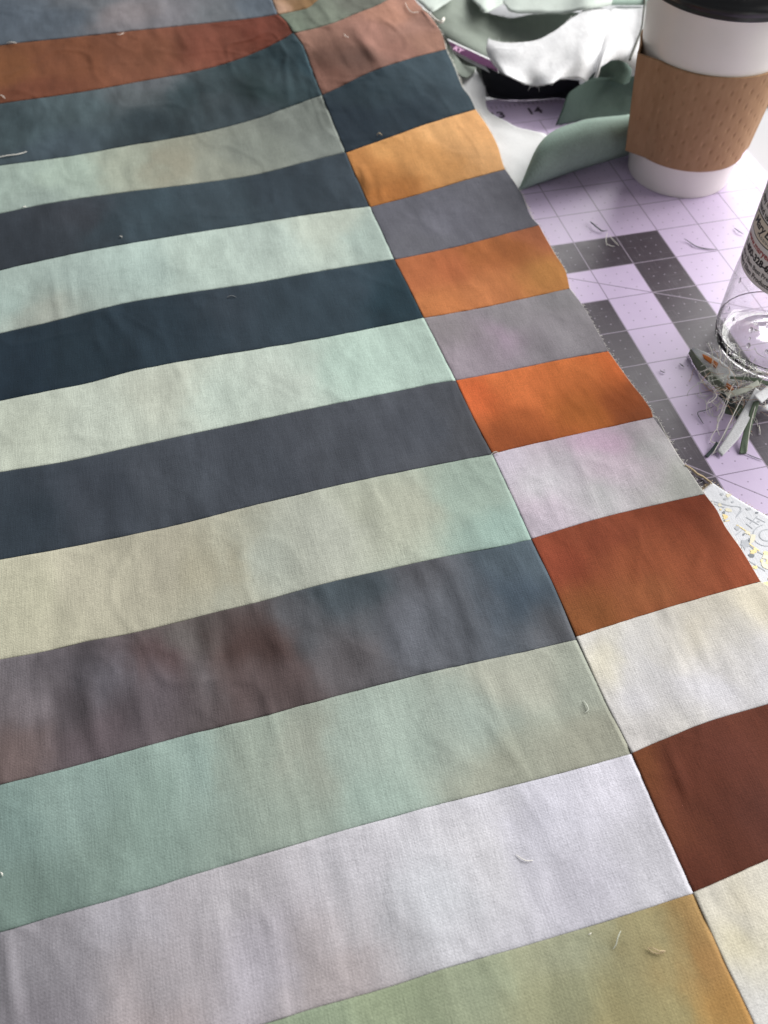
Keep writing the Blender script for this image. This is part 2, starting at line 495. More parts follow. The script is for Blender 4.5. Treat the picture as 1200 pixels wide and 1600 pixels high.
def wrinkle(a, amp):
    x, y = a[:, 0], a[:, 1]
    xr = x + 0.05 * y
    w = 0.036 * fbm(xr * 0.95, y * 0.33, 3, 3) + 0.012 * fbm(xr * 2.4 + 3, y * 0.7, 11, 3) + 0.003 * fbm(xr * 6 + 3, y * 2.2, 19, 3)
    crease = np.maximum(0, 1 - np.abs(fbm(xr * 0.6 + 9, y * 0.35, 23, 2)) * 9) ** 2
    cr2 = np.maximum(0, 1 - np.abs(fbm(xr * 0.45 + 2 + 0.3 * y, y * 0.5, 57, 3)) * 14) ** 2
    return crease_z(a) + amp * (w + 0.012 * crease + 0.007 * cr2)

def lift(a, z):
    """plan point a (as seen at height Z0) moved along its line of sight to height z"""
    A = np.concatenate([a, np.full((len(a), 1), Z0)], 1)
    t = ((CAM[2] - z) / (CAM[2] - Z0))[:, None]
    return CAM + (A - CAM) * t

def quilt_point(u, v, dz=0.0):
    a = plan([(u, v)])
    return lift(a, base_z(a) + wrinkle(a, 1.0) + dz)[0]

def smooth_line(p, n):
    q = resample(p, n)
    for _ in range(3):
        q[1:-1] = (q[:-2] + 2 * q[1:-1] + q[2:]) / 4
    return q

def cut(line, v0, v1, start=None, end=None):
    L = np.array(line, float)
    def at(v): return (np.interp(v, L[:, 1], L[:, 0]), v)
    pts = [start or at(v0)] + [tuple(p) for p in L if v0 + 4 < p[1] < v1 - 4] + [end or at(v1)]
    return pts

def dye(a, anchors, seed, sat, mott=1.0):
    an = plan([(u, v) for u, v, h in anchors])
    c = np.array([s2l(hx(h)) for u, v, h in anchors]) / ILL  # anchor colours hold the dye and some of the folds' shading
    wx = a[:, 0] + 0.42 * fbm(a[:, 0] * 1.1, a[:, 1] * 0.8, seed, 5) + 0.10 * fbm(a[:, 0] * 5, a[:, 1] * 2.2, seed + 2, 4)
    wy = a[:, 1] + 0.34 * fbm(a[:, 0] * 0.9 + 40, a[:, 1] * 0.9 + 7, seed + 5, 4)
    d2 = (wx[:, None] - an[:, 0]) ** 2 + (wy[:, None] - an[:, 1]) ** 2
    w = 1 / (d2 + 0.14) ** 1.9
    out = (np.log(c + 0.01)[None] * w[..., None]).sum(1) / w.sum(1)[:, None]
    out = np.exp(out) - 0.01
    out *= (1 + mott * 0.16 * fbm(a[:, 0] * 1.5, a[:, 1] * 0.7, seed + 9, 5) + mott * 0.12 * fbm(a[:, 0] * 4.2, a[:, 1] * 1.2, seed + 3, 5))[:, None]
    g = out.mean(1, keepdims=True)
    out = g + (out - g) * sat
    return np.clip(out - 0.008, 0.004, 0.88)

LEFT = [
 ('slate grey and mauve strip', [(0, 30, '4f5a66'), (80, 30, '55606c'), (200, 20, '7d7679'), (280, 25, '76747a'), (330, 20, '6d7278'), (425, 5, '5b6672'), (150, 0, '666a70')]),
 ('rust brown strip', [(20, 110, '7d4c2a'), (100, 100, '7a482e'), (220, 85, '7e4d36'), (330, 70, '844a38'), (420, 50, '753a2a'), (60, 140, '73412c')]),
 ('dark teal strip with a fold', [(20, 210, '43545a'), (120, 175, '54666c'), (220, 150, '5c6468'), (240, 130, '6d7278'), (300, 150, '34464c'), (250, 195, '313f46'), (330, 160, '424e54'), (400, 140, '2a3d40'), (450, 120, '384a50'), (485, 110, '43606c'), (90, 240, '41505a'), (370, 180, '3d4b52')]),  # darkest anchors mix teal dye with the shade of the hump and fold
 ('sage green strip fading to grey', [(20, 290, '92a89c'), (100, 275, '98ae9e'), (200, 265, '97a08c'), (270, 260, '8e8b74'), (330, 265, '8e9382'), (400, 240, '7b8378'), (480, 200, '757d75'), (520, 225, '818a82'), (60, 310, '8ca096')]),
 ('navy strip with plum tint', [(30, 380, '353c45'), (120, 340, '40454e'), (170, 350, '3b4b55'), (230, 330, '3d4f59'), (350, 310, '40505a'), (450, 290, '3a4853'), (550, 270, '44515c')]),
 ('pale mint strip', [(30, 470, '90a8a0'), (120, 440, '9db4ac'), (220, 420, 'a1bab1'), (300, 400, 'a9beb2'), (400, 380, 'a9bdb2'), (500, 350, 'b3bfae'), (590, 370, 'a6bdb2'), (70, 490, '9aa194')]),
 ('ink blue strip', [(20, 590, '22323f'), (150, 540, '24343f'), (250, 510, '2a3a46'), (370, 480, '36424d'), (450, 480, '33424d'), (550, 450, '384955'), (630, 460, '27404c')]),
 ('pale mint and cream strip', [(30, 690, 'b0b7a8'), (150, 650, 'b3bbae'), (260, 610, 'adb2a4'), (350, 620, 'aebbb0'), (450, 590, 'b2bdb2'), (560, 570, 'abc2b6'), (680, 560, 'b0c7bb')]),
 ('slate blue strip', [(30, 820, '2c3a47'), (150, 790, '3a4350'), (250, 760, '424a56'), (400, 730, '3f4652'), (520, 710, '4a505c'), (650, 670, '4f5562'), (720, 680, '50535c')]),
 ('khaki sage strip', [(30, 960, 'b0ad92'), (150, 910, 'b0ab93'), (260, 880, '9f9a85'), (330, 880, 'a29c83'), (400, 880, 'a5ac9f'), (500, 840, 'a7ab9d'), (620, 800, 'a9ad99'), (750, 780, '9db3a4'), (800, 830, '8fada2')]),
 ('grey brown strip fading to blue', [(10, 1180, '6a5654'), (40, 1060, '6b646b'), (90, 1100, '50484e'), (160, 1060, '66626d'), (230, 1090, '534b52'), (250, 1050, '5b4344'), (310, 1010, '68625f'), (330, 1060, '6c6468'), (390, 1010, '533a36'), (420, 1060, '5c4a4a'), (480, 980, '55585f'), (540, 930, '3e4c55'), (560, 1010, '605a5e'), (650, 970, '616570'), (700, 960, '565b65'), (830, 950, '44586a'), (840, 880, '4b5d6a'), (870, 990, '5e5f66'), (640, 900, '55565e'), (20, 1100, '6f666c'), (130, 1150, '5f5158')]),  # anchors and strong mottle mix dye with the light and dark of folds
 ('sea green strip', [(20, 1300, '6c9088'), (100, 1240, '7d9f95'), (200, 1300, '77978a'), (50, 1400, '66857a'), (300, 1200, '87a89c'), (400, 1180, '8b9c8a'), (480, 1160, '939b88'), (600, 1150, '97ae9f'), (600, 1230, '8eab9c'), (750, 1130, '93a79a'), (800, 1060, 'a3a590'), (900, 1090, '97a08d'), (930, 1160, '97977f'), (800, 1190, '94977f')]),
 ('lavender white strip', [(20, 1500, '858189'), (100, 1490, '86828a'), (200, 1440, 'a7a3ad'), (60, 1580, '857f88'), (280, 1500, '999298'), (250, 1590, '9e9193'), (400, 1380, 'aea9b0'), (420, 1500, 'aaa4b0'), (520, 1530, 'a99d9f'), (560, 1350, 'bab7c0'), (650, 1400, 'babcc4'), (760, 1330, 'bfbdc4'), (850, 1280, 'bfbdcc'), (950, 1230, 'c4c1cf'), (1000, 1300, 'b5b3bd'), (930, 1380, 'b5b2c0'), (1050, 1390, 'bcbac4')]),
 ('olive strip turning ochre', [(450, 1598, '8b9a80'), (600, 1570, '8e9a7c'), (750, 1520, '929b80'), (900, 1480, '9a9d82'), (1000, 1470, '958d66'), (1070, 1430, '9b7a46'), (1100, 1500, 'a47a42'), (900, 1590, '8f9070'), (1000, 1590, '938a60'), (1150, 1590, 'ad7f3c')])]
RIGHT = [
 ('pink patch with an ochre stain', [(445, 10, 'c99f88'), (465, 10, '7e5c34'), (490, 0, '8d6a40')]),
 ('olive grey patch', [(450, 35, '74806f'), (500, 25, '6e7668'), (560, 10, '66695f')]),
 ('dusty brown pink patch', [(480, 60, 'a67a68'), (520, 80, '7b584b'), (560, 90, '705248'), (510, 115, '8a6052'), (580, 50, '9a6e60'), (610, 25, 'b07e68'), (650, 40, 'a67b6c'), (620, 80, '966a5c'), (680, 70, '986e5c')]),
 ('dark navy patch', [(540, 200, '2b3a47'), (600, 150, '33454f'), (680, 110, '3f525d'), (640, 180, '2b3b47'), (720, 150, '3f515c')]),
 ('light orange patch', [(560, 260, 'c08144'), (600, 300, 'a96a30'), (577, 285, '95602c'), (600, 235, 'cf9556'), (700, 200, 'dba468'), (740, 200, 'd8a066'), (680, 260, 'cf9455'), (760, 240, 'd6a067')]),
 ('blue grey patch', [(600, 340, '5f5f69'), (700, 340, '6e6e7a'), (780, 290, '6a6a74'), (650, 380, '66666f'), (800, 340, '686872')]),
 ('orange patch', [(640, 430, 'b06438'), (700, 410, 'ae6136'), (780, 390, 'a5602f'), (850, 370, 'ae6640'), (690, 470, 'bf743e'), (750, 460, 'ba7240'), (850, 430, 'b57a3c')]),
 ('mauve grey patch', [(700, 510, '8f878b'), (800, 500, '938d92'), (880, 470, '8c888c'), (740, 560, '9a8e98'), (785, 530, 'ab92a8'), (800, 512, '8e8a8e'), (900, 530, '948e94'), (840, 550, '938c93')]),
 ('bright orange patch', [(740, 620, 'cc6230'), (800, 600, 'd3723a'), (900, 580, 'd5763a'), (950, 570, 'd26a30'), (800, 660, 'a4572b'), (900, 640, 'b8682e'), (980, 620, '9a5028'), (1005, 645, '8a4a2a'), (780, 690, '8f4a26')]),
 ('pale grey patch with pink stains', [(790, 730, 'c3b9c8'), (850, 700, 'c6b5c3'), (870, 715, 'b8b4ba'), (910, 692, 'ccaac4'), (950, 695, 'd0a6c6'), (930, 715, 'bdb6bc'), (850, 760, 'bdbbc0'), (940, 780, 'b4b3b5'), (1000, 700, 'aeaead'), (1070, 760, 'a9aaa4'), (830, 810, 'b9aebb'), (830, 790, 'c4b3c2'), (940, 725, 'c4b0bf')]),
 ('rust red patch', [(860, 870, '933f1f'), (950, 830, '8c3f20'), (1080, 800, '843819'), (1000, 870, '9a4b22'), (920, 960, '97551f'), (1000, 920, '9b5526'), (1080, 900, '9c4d25'), (1160, 890, '9f4a22'), (1120, 840, '8f431f')]),
 ('white patch with cream stains', [(930, 1010, 'c5c4cb'), (945, 1025, 'd6cba6'), (975, 1020, 'd2cbb4'), (1000, 1000, 'c8c6c8'), (1060, 980, 'cfc9c0'), (1100, 990, 'd6c9ac'), (1120, 1000, 'cac7c6'), (1180, 960, 'd3c8ae'), (1000, 1080, 'c6c4cd'), (1100, 1060, 'c7c5cf'), (1190, 1050, 'c9c7cd'), (1010, 1150, 'c5c0bd'), (1050, 1120, 'c8c3bd'), (1020, 1035, 'c6c4ca')]),
 ('dark brown patch', [(1010, 1200, '79421f'), (1050, 1290, '6f3a20'), (1080, 1200, '6b3524'), (1150, 1180, '673426'), (1190, 1120, '673322'), (1120, 1280, '5f3022'), (1190, 1280, '63352a'), (1090, 1370, '5c2d1e')]),
 ('cream and white patch with yellow stains', [(1110, 1400, 'bfbab0'), (1145, 1418, 'dcc88e'), (1158, 1440, 'c9c8d6'), (1145, 1475, 'dfcb82'), (1190, 1380, 'cdc6b6'), (1150, 1530, 'c8c5c2'), (1190, 1580, 'd0cecd'), (1195, 1450, 'd6cdac'), (1125, 1445, 'c6c2be')])]

# per cloth: how strong its dye is, how light, how mottled
TONE = {'slate grey and mauve strip': (.85, .85, 1.6), 'rust brown strip': (.88, .80, 1.2), 'dark teal strip with a fold': (.85, .74, 2.0), 'sage green strip fading to grey': (.68, .94, 1.0),
        'navy strip with plum tint': (.9, .66, 1.4), 'pale mint strip': (.68, .94, 1.0), 'ink blue strip': (.85, .78, 1.3), 'pale mint and cream strip': (.85, 1.0, .9), 'slate blue strip': (.62, .90, 1.2),
        'khaki sage strip': (.74, 1.0, .8), 'grey brown strip fading to blue': (.66, .98, 2.2), 'sea green strip': (.56, 1.0, .5), 'lavender white strip': (.7, 1.0, .9), 'olive strip turning ochre': (.84, .96, .7),
        'dark navy patch': (.85, .74, 1.2), 'rust red patch': (.82, .86, 1.1), 'dark brown patch': (.82, .92, 1.0), 'white patch with cream stains': (.72, .98, .9), 'cream and white patch with yellow stains': (.60, 1.0, .8),
        'light orange patch': (.92, 1.04, 1.0), 'orange patch': (.9, 1.0, 1.2), 'bright orange patch': (.93, 1.08, 1.2), 'dusty brown pink patch': (.88, .86, 1.3)}
QUILT = empty('quilt_top', (0, 0, 0))
tag(QUILT, 'unquilted patchwork quilt top of long dyed strips and a column of smaller patches', 'quilt top')

def edge_params(n):
    t = np.linspace(0, 1, n)
    return np.unique(np.r_[0, 0.006, 0.014, 0.03, 0.05, t[1:-1], 0.95, 0.97, 0.986, 0.994, 1])

def patch(label, top, bottom, left, right, nu, nv, anchors, seed, seams, wr):
    """one piece of cloth between four traced edges; it rolls down into each seam"""
    T, Bt = smooth_line(plan(top), 160), smooth_line(plan(bottom), 160)
    Lf, Rt = smooth_line(plan(left), 60), resample(plan(right), 60)
    for e in (T, Bt): e[0], e[-1] = e[0], e[-1]
    c00, c10, c01, c11 = T[0], T[-1], Bt[0], Bt[-1]
    Lf = Lf + np.linspace(0, 1, 60)[:, None] * (c01 - Lf[-1]) + np.linspace(1, 0, 60)[:, None] * (c00 - Lf[0])
    Rt = Rt + np.linspace(0, 1, 60)[:, None] * (c11 - Rt[-1]) + np.linspace(1, 0, 60)[:, None] * (c10 - Rt[0])
    s, t = edge_params(nu), edge_params(nv)
    def at(e, p): 
        k = np.linspace(0, 1, len(e))
        return np.stack([np.interp(p, k, e[:, 0]), np.interp(p, k, e[:, 1])], 1)
    Ts, Bs, Lt, Rts = at(T, s), at(Bt, s), at(Lf, t), at(Rt, t)
    S, TT = np.meshgrid(s, t)
    P = (1 - TT)[..., None] * Ts[None] + TT[..., None] * Bs[None] + (1 - S)[..., None] * Lt[:, None] + S[..., None] * Rts[:, None] \
        - ((1 - S) * (1 - TT))[..., None] * c00 - (S * (1 - TT))[..., None] * c10 - ((1 - S) * TT)[..., None] * c01 - (S * TT)[..., None] * c11
    a = P.reshape(-1, 2)
    # distance (in) from each sewn edge
    wid = np.linalg.norm(T[-1] - T[0]); hgt = np.linalg.norm(Bt[len(Bt) // 2] - T[len(T) // 2])
    z = base_z(a) + wrinkle(a, wr)
    for side, d in (('t', TT * hgt), ('b', (1 - TT) * hgt), ('l', S * wid), ('r', (1 - S) * wid)):
        d = d.reshape(-1)
        if side in seams:
            z = z - 0.012 * np.exp(-(d / 0.012) ** 2)
            z = z + 0.0045 * np.exp(-((d - 0.12) / 0.11) ** 2) * (1.25 if side == 'b' else 0.6)
            pk = fbm(a[:, 0] * 3.1, a[:, 1] * 3.1, seed + 31, 3)          # puckers along the stitching
            z = z + 0.010 * pk * np.exp(-(d / 0.30) ** 2)
        elif side == 'r':
            z = z - 0.016 * np.exp(-(d / 0.12) ** 2)
    z = np.maximum(z, 0.014)
    V = lift(a, z)
    o = link_mesh('patch', V, grid_faces(len(s), len(t)), MAT_DYED, QUILT)
    sat, gain, mott = TONE.get(label, (0.82, 1.0, 1.0))
    dc = np.clip(dye(a, anchors, seed, sat, mott) * gain, .004, .88)
    at_ = o.data.color_attributes.new('dye', 'FLOAT_COLOR', 'POINT')
    at_.data.foreach_set('color', np.c_[dc, np.ones(len(dc))].astype(np.float32).ravel())
    md = solidify(o, 0.005)
    o['label'] = label
    return o

def ext_left(s, u=-230):
    (u0, v0), (u1, v1) = s[0], s[min(2, len(s) - 1)]
    return [(u, v0 + (v1 - v0) / (u1 - u0) * (u - u0))] + list(s)

for k, (lab, anc) in enumerate(LEFT):
    top, bot = ext_left(LS[k]), ext_left(LS[k + 1])
    patch(lab, top, bot, [top[0], bot[0]], cut(V1, top[-1][1], bot[-1][1], top[-1], bot[-1]), 190, 34, anc, 100 + k * 13, 'tbr', 1.0 if k != 10 else 1.5)
for k, (lab, anc) in enumerate(RIGHT):
    top, bot = RS[k], RS[k + 1]
    patch(lab, top, bot, cut(V1, top[0][1], bot[0][1], top[0], bot[0]), cut(VR, top[-1][1], bot[-1][1], top[-1], bot[-1]), 72, 34, anc, 400 + k * 13, 'tbl', 0.9)

# stitches in the seams, and the fringe on the raw edge
def stitches():
    V, Fc = [], []
    for s in LS[7:14] + RS[7:14] + [V1[16:]]:
        q = smooth_line(plan(s), 200)
        L = np.r_[0, np.cumsum(np.linalg.norm(np.diff(q, axis=0), axis=1))]
        for d in np.arange(0.05, L[-1], 0.105):
            a = np.array([[np.interp(d, L, q[:, 0]), np.interp(d, L, q[:, 1])], [np.interp(d + 0.062, L, q[:, 0]), np.interp(d + 0.062, L, q[:, 1])]])
            z = base_z(a) + wrinkle(a, 1.0) - 0.013
            p = lift(a, z)
            t = p[1] - p[0]; n = np.array([-t[1], t[0], 0]); n = n / (np.linalg.norm(n) + 1e-9) * 0.0065
            up = np.array([0, 0, 0.007])
            b = len(V)
            V += [p[0] - n, p[0] + n, p[1] + n, p[1] - n, p[0] + up + t * .2, p[1] + up - t * .2]
            Fc += [(b, b + 3, b + 5, b + 4), (b + 1, b + 4, b + 5, b + 2), (b, b + 4, b + 1), (b + 3, b + 2, b + 5)]
    o = link_mesh('seam_stitches', V, Fc, MAT_THREAD_DARK, QUILT)
    tag(o, kind='stuff')
stitches()

def tube(points, r, nseg=5, taper=False, n=None):
    p = np.array(points, float)
    if n: p = resample(p, n)
    V, Fc = [], []
    for i in range(len(p)):
        t = p[min(i + 1, len(p) - 1)] - p[max(i - 1, 0)]
        t = t / (np.linalg.norm(t) + 1e-9)
        a = np.cross(t, (0, 0, 1.0)) if abs(t[2]) < 0.95 else np.cross(t, (1.0, 0, 0))
        a /= np.linalg.norm(a); b = np.cross(t, a)
        rr = r * (1 - 0.6 * abs(2 * i / (len(p) - 1) - 1) ** 3 if taper else 1)
        for k in range(nseg):
            th = 2 * math.pi * k / nseg
            V.append(p[i] + rr * (math.cos(th) * a + math.sin(th) * b))
    for i in range(len(p) - 1):
        for k in range(nseg):
            Fc.append((i * nseg + k, i * nseg + (k + 1) % nseg, (i + 1) * nseg + (k + 1) % nseg, (i + 1) * nseg + k))
    Fc.append(tuple(range(nseg))[::-1]); Fc.append(tuple((len(p) - 1) * nseg + k for k in range(nseg)))
    return V, Fc

def merge(parts):
    V, Fc = [], []
    for v, f in parts:
        b = len(V); V += list(v); Fc += [tuple(i + b for i in q) for q in f]
    return V, Fc

def raw_edge():
    q = resample(plan(VR[2:48]), 420, False)
    parts = []
    z = base_z(q) + wrinkle(q, .9) - 0.016
    P = lift(q, np.maximum(z, 0.014) - .006)
    # the pale cut edge of the cloth
    parts.append(tube(P, 0.0070, 4))
    for k in range(900):
        i = random.randrange(2, len(P) - 2)
        t = P[i + 1] - P[i - 1]; t /= np.linalg.norm(t)
        out = np.array([-t[1], t[0], 0]); out /= np.linalg.norm(out)
        if out[0] < 0: out = -out
        L = random.uniform(0.015, 0.06) * (2.0 if random.random() < 0.04 else 1)
        d = out + t * random.uniform(-.9, .9) + np.array([0, 0, random.uniform(-.35, .35)])
        a = P[i] + t * random.uniform(-.03, .03)
        parts.append(tube([a, a + d * L * .5, a + d * L + np.array([0, 0, random.uniform(-.012, .012)])], 0.0022, 3))
    v, f = merge(parts)
    o = link_mesh('raw_edge_fringe', v, f, MAT_THREAD_PALE, QUILT)
    tag(o, kind='stuff')
raw_edge()

# loose threads lying on the quilt
def thread_on_quilt(label, pts, mat, r=0.011, group=None):
    P = [quilt_point(u, v, 0.018 + dz) for u, v, dz in pts]
    v, f = tube(P, r * .7, 6, True, 18)
    o = link_mesh('loose_thread', v, f, mat, origin=P[0])
    tag(o, label, 'thread')
thread_on_quilt('long white thread lying on the dark teal strip at the left edge', [(-8, 247, 0), (12, 243, .01), (28, 241, .01), (42, 237, 0)], MAT_THREAD_PALE, 0.016)
thread_on_quilt('short curved grey thread on the right end of the sea green strip', [(912, 1095, 0), (917, 1102, .02), (919, 1109, .01), (913, 1114, 0)], MAT_THREAD_SAGE)
thread_on_quilt('curved white thread in the middle of the lavender white strip', [(806, 1335, 0), (814, 1341, .01), (823, 1345, .01), (833, 1344, 0)], MAT_THREAD_PALE, 0.009)
thread_on_quilt('beige looped thread on the ochre end of the olive strip', [(1011, 1480, .01), (1019, 1487, .02), (1029, 1490, .01), (1039, 1486, .03), (1030, 1486, .04), (1018, 1481, .03), (1013, 1483, 0)], MAT_THREAD_BEIGE, 0.011)
thread_on_quilt('greyish thread standing up beside the beige loop on olive', [(957, 1484, 0), (962, 1477, .02), (965, 1466, .04), (970, 1454, .05)], MAT_THREAD_SAGE, 0.009)
thread_on_quilt('tiny pale thread end on the olive strip near its upper seam', [(919, 1461, 0), (922, 1459, .01), (924, 1458, .01)], MAT_THREAD_PALE, 0.010)
thread_on_quilt('tiny grey lint on the dark navy patch above the light orange patch', [(589, 211, 0), (592, 208, .02), (597, 211, .01)], MAT_THREAD_BEIGE, 0.016)
thread_on_quilt('short grey lint thread on the ink blue strip', [(354, 465, 0), (361, 462, .02), (369, 464, .0)], MAT_THREAD_GREY, 0.013)
thread_on_quilt('pale hooked thread on the dusty brown pink patch at its raw corner', [(633, 3, 0), (637, 12, .02), (643, 19, .02), (654, 19, 0)], MAT_THREAD_PALE, 0.012)
thread_on_quilt('tiny pink lint in the middle of the dusty brown pink patch', [(538, 53, 0), (541, 57, .02), (545, 58, .0)], MAT_THREAD_PALE, 0.012)
thread_on_quilt('white fuzz on the upper seam of the rust brown strip at the left', [(10, 68, 0), (16, 66, .03), (26, 67, .02)], MAT_THREAD_PALE, 0.013)
thread_on_quilt('white fuzz on the upper seam of the rust brown strip further right', [(182, 53, 0), (188, 54, .02), (194, 51, .02)], MAT_THREAD_PALE, 0.010)
thread_on_quilt('pale thread tip at the lower left of the rust brown strip', [(0, 148, 0), (4, 150, .02), (8, 154, .01)], MAT_THREAD_PALE, 0.014)
thread_on_quilt('pale thread end where the bright orange patch meets the pale grey patch', [(767, 710, 0), (774, 706, .02), (781, 708, .01)], MAT_THREAD_PALE, 0.010)
thread_on_quilt('pale lint speck on the lower seam of the sage strip at the left', [(34, 324, 0), (37, 323, .03), (42, 323, .0)], MAT_THREAD_PALE, 0.012)
thread_on_quilt('pale lint speck on the navy strip near its lower seam', [(186, 370, 0), (189, 369, .02), (191, 371, .0)], MAT_THREAD_PALE, 0.013)
thread_on_quilt('white thread speck on the sea green strip at the left edge', [(0, 1363, 0), (3, 1365, .02), (4, 1369, .0)], MAT_THREAD_PALE, 0.012)

# ------------------------------------------------------------------ loose scraps (lofted cloth)
def sheet(name, curves, mat, nu=44, nv=22, thick=0.006, parent=None, rip=0.0, seed=1, wr=0.0):
    C_ = []
    for c in curves:
        zd = [q[3] if len(q) > 3 else None for q in c]
        c = np.array([q[:3] for q in c], float)
        w = bp(c[:, 0], c[:, 1], c[:, 2])
        for k, q in enumerate(zd):
            if q is not None: w[k, 2] = q          # hangs straight down to this height
        C_.append(resample(w, nu))
    C_ = np.array(C_)
    cols = np.stack([resample(C_[:, i], nv) for i in range(nu)], 1)      # nv, nu, 3
    V = cols.reshape(-1, 3)
    if wr:
        V[:, 2] += wr * fbm(V[:, 0] * 1.8, V[:, 1] * 1.8, seed, 3)
    V[:, 2] += 0.005 * fbm(V[:, 0] * 4.5, V[:, 1] * 4.5, seed + 5, 4) + 0.012 * np.maximum(0, 1 - np.abs(fbm(V[:, 0] * 1.1, V[:, 1] * 1.1, seed + 8, 3)) * 9) ** 2 * (1 if thick and nu > 30 else 0)
    V[:, 2] = np.maximum(V[:, 2], 0.012)
    o = link_mesh(name, V, grid_faces(nu, nv), mat, parent, origin=None if parent else V[0])
    if thick: solidify(o, thick, 0)
    if name == 'fabric_scrap':                     # a few loose threads along the cut edges
        rng = random.Random(seed * 31 + len(curves) + int(V[0][0] * 50))
        G = V.reshape(nv, nu, 3); parts = []
        for row, inn in ((G[0], G[1]), (G[-1], G[-2])):
            for k in range(nu * 2):
                i = rng.randrange(0, nu - 1); t = rng.random()
                p = row[i] * (1 - t) + row[i + 1] * t
                out = row[i] - inn[i]; out /= np.linalg.norm(out) + 1e-9
                al = row[i + 1] - row[i]; al /= np.linalg.norm(al) + 1e-9
                L = rng.uniform(.015, .06) * (3 if rng.random() < .05 else 1)
                d = out + al * rng.uniform(-.8, .8) + np.array([0, 0, rng.uniform(-.2, .3)])
                q = p + d * L; q[2] = max(q[2], .008)
                parts.append(tube([p - out * .01, p + d * L * .5, q], .0032, 3))
        v, f = merge(parts)
        fr = link_mesh('frayed_edge', v, f, mat, o)
        fr.matrix_parent_inverse = Matrix.Translation(-o.location)
        fr['kind'] = 'stuff'
    return o

C_WHITE = fabric('white_cotton', alb('#e6e6e8'), 0.12, 0.10, 0.1)
C_WHITE2 = fabric('soft_white_cotton', alb('#f0f6f3', .8), 0.04, 0.04, 0.1)
C_SAGE = fabric('sage_cotton', alb('#a6bcb0'), 0.16, 0.12, 0.08)
C_SAGE_SHADED = fabric('shaded_sage_cotton', alb('#53635d'), 0.08, 0.06, 0.05)  # sage darkened to carry the hollow's shade; the lobe shares it
C_GREY = fabric('grey_green_cotton', alb('#878f86'), 0.08, 0.06, 0.05)
C_GREYDK = fabric('charcoal_cotton', alb('#4b5454'), 0.08, 0.06, 0.05)
C_MINT = fabric('mint_cotton', alb('#ced7d0'), 0.05, 0.05, 0.1)
C_PALEGREY = fabric('pale_grey_cotton', alb('#c4c6ba'), 0.08, 0.06)
C_RUST = fabric('rust_cotton', alb('#b0652f'), 0.1, 0.06)
C_OLIVE = fabric('olive_cotton', alb('#838b78'), 0.1, 0.06)
C_GREENDK = fabric('dark_green_cotton', alb('#6d7a68'), 0.1, 0.06)

# white flat scrap under the quilt's edge
o = sheet('fabric_scrap', [
    [(686, 85, .06), (703, 130, .05), (722, 170, .04), (742, 210, .03), (770, 255, .03), (797, 296, .02)],
    [(715, 98, .20), (735, 132, .14), (747, 175, .08), (775, 212, .05), (815, 250, .04), (806, 298, .02)],
    [(742, 107, .24), (757, 136, .16), (767, 177, .08), (787, 187, .07), (812, 200, .06), (850, 209, .05), (838, 270, .03)]], C_WHITE2, 40, 18, wr=0.02)
tag(o, 'flat white fabric scrap showing beside the light orange patch', 'fabric scrap')

# rolled sage scrap whose tip points at the quilt
o = sheet('fabric_scrap', [
    [(807, 299, 0.015), (850, 284, 0.077), (905, 265, 0.088), (985, 241, 0.07), (1060, 219, 0.061)],
    [(807.4, 298.4, 0.031), (849.8, 278.8, 0.292), (905.1, 259.1, 0.333), (985.0, 236.3, 0.265), (1060.0, 214.9, 0.229)],
    [(808.1, 297.5, 0.053), (849.6, 269.7, 0.49), (905.2, 248.7, 0.557), (985.0, 228.0, 0.444), (1060.0, 207.8, 0.384)],
    [(809.0, 296.2, 0.074), (849.2, 258.0, 0.685), (905.4, 235.4, 0.78), (985.0, 217.4, 0.622), (1060.0, 198.6, 0.538)],
    [(809.9, 294.9, 0.091), (848.8, 246.3, 0.842), (905.6, 222.1, 0.959), (985.0, 206.8, 0.765), (1060.0, 189.4, 0.661)],
    [(810.8, 293.7, 0.104), (848.5, 234.6, 0.962), (905.8, 208.8, 1.095), (985.0, 196.2, 0.873), (1060.0, 180.2, 0.754)],
    [(811.5, 292.7, 0.109), (848.2, 225.5, 1.014), (905.9, 198.4, 1.154), (985.0, 187.9, 0.92), (1060.0, 173.1, 0.795)],
    [(812.0, 292.0, 0.101), (848.0, 219.0, 0.938), (906.0, 191.0, 1.068), (985.0, 182.0, 0.852), (1060.0, 168.0, 0.736)],
    [(816, 290, 0.02), (862, 208, 0.7), (915, 188, 0.78), (985, 179, 0.6), (1060, 166, 0.55)],
    [(818, 289, 0.02), (875, 205, 0.34), (925, 187, 0.4), (985, 180, 0.28), (1060, 167, 0.25)]], C_SAGE, 50, 34)
tag(o, 'rolled sage green fabric scrap with its tip by the blue grey patch', 'fabric scrap')

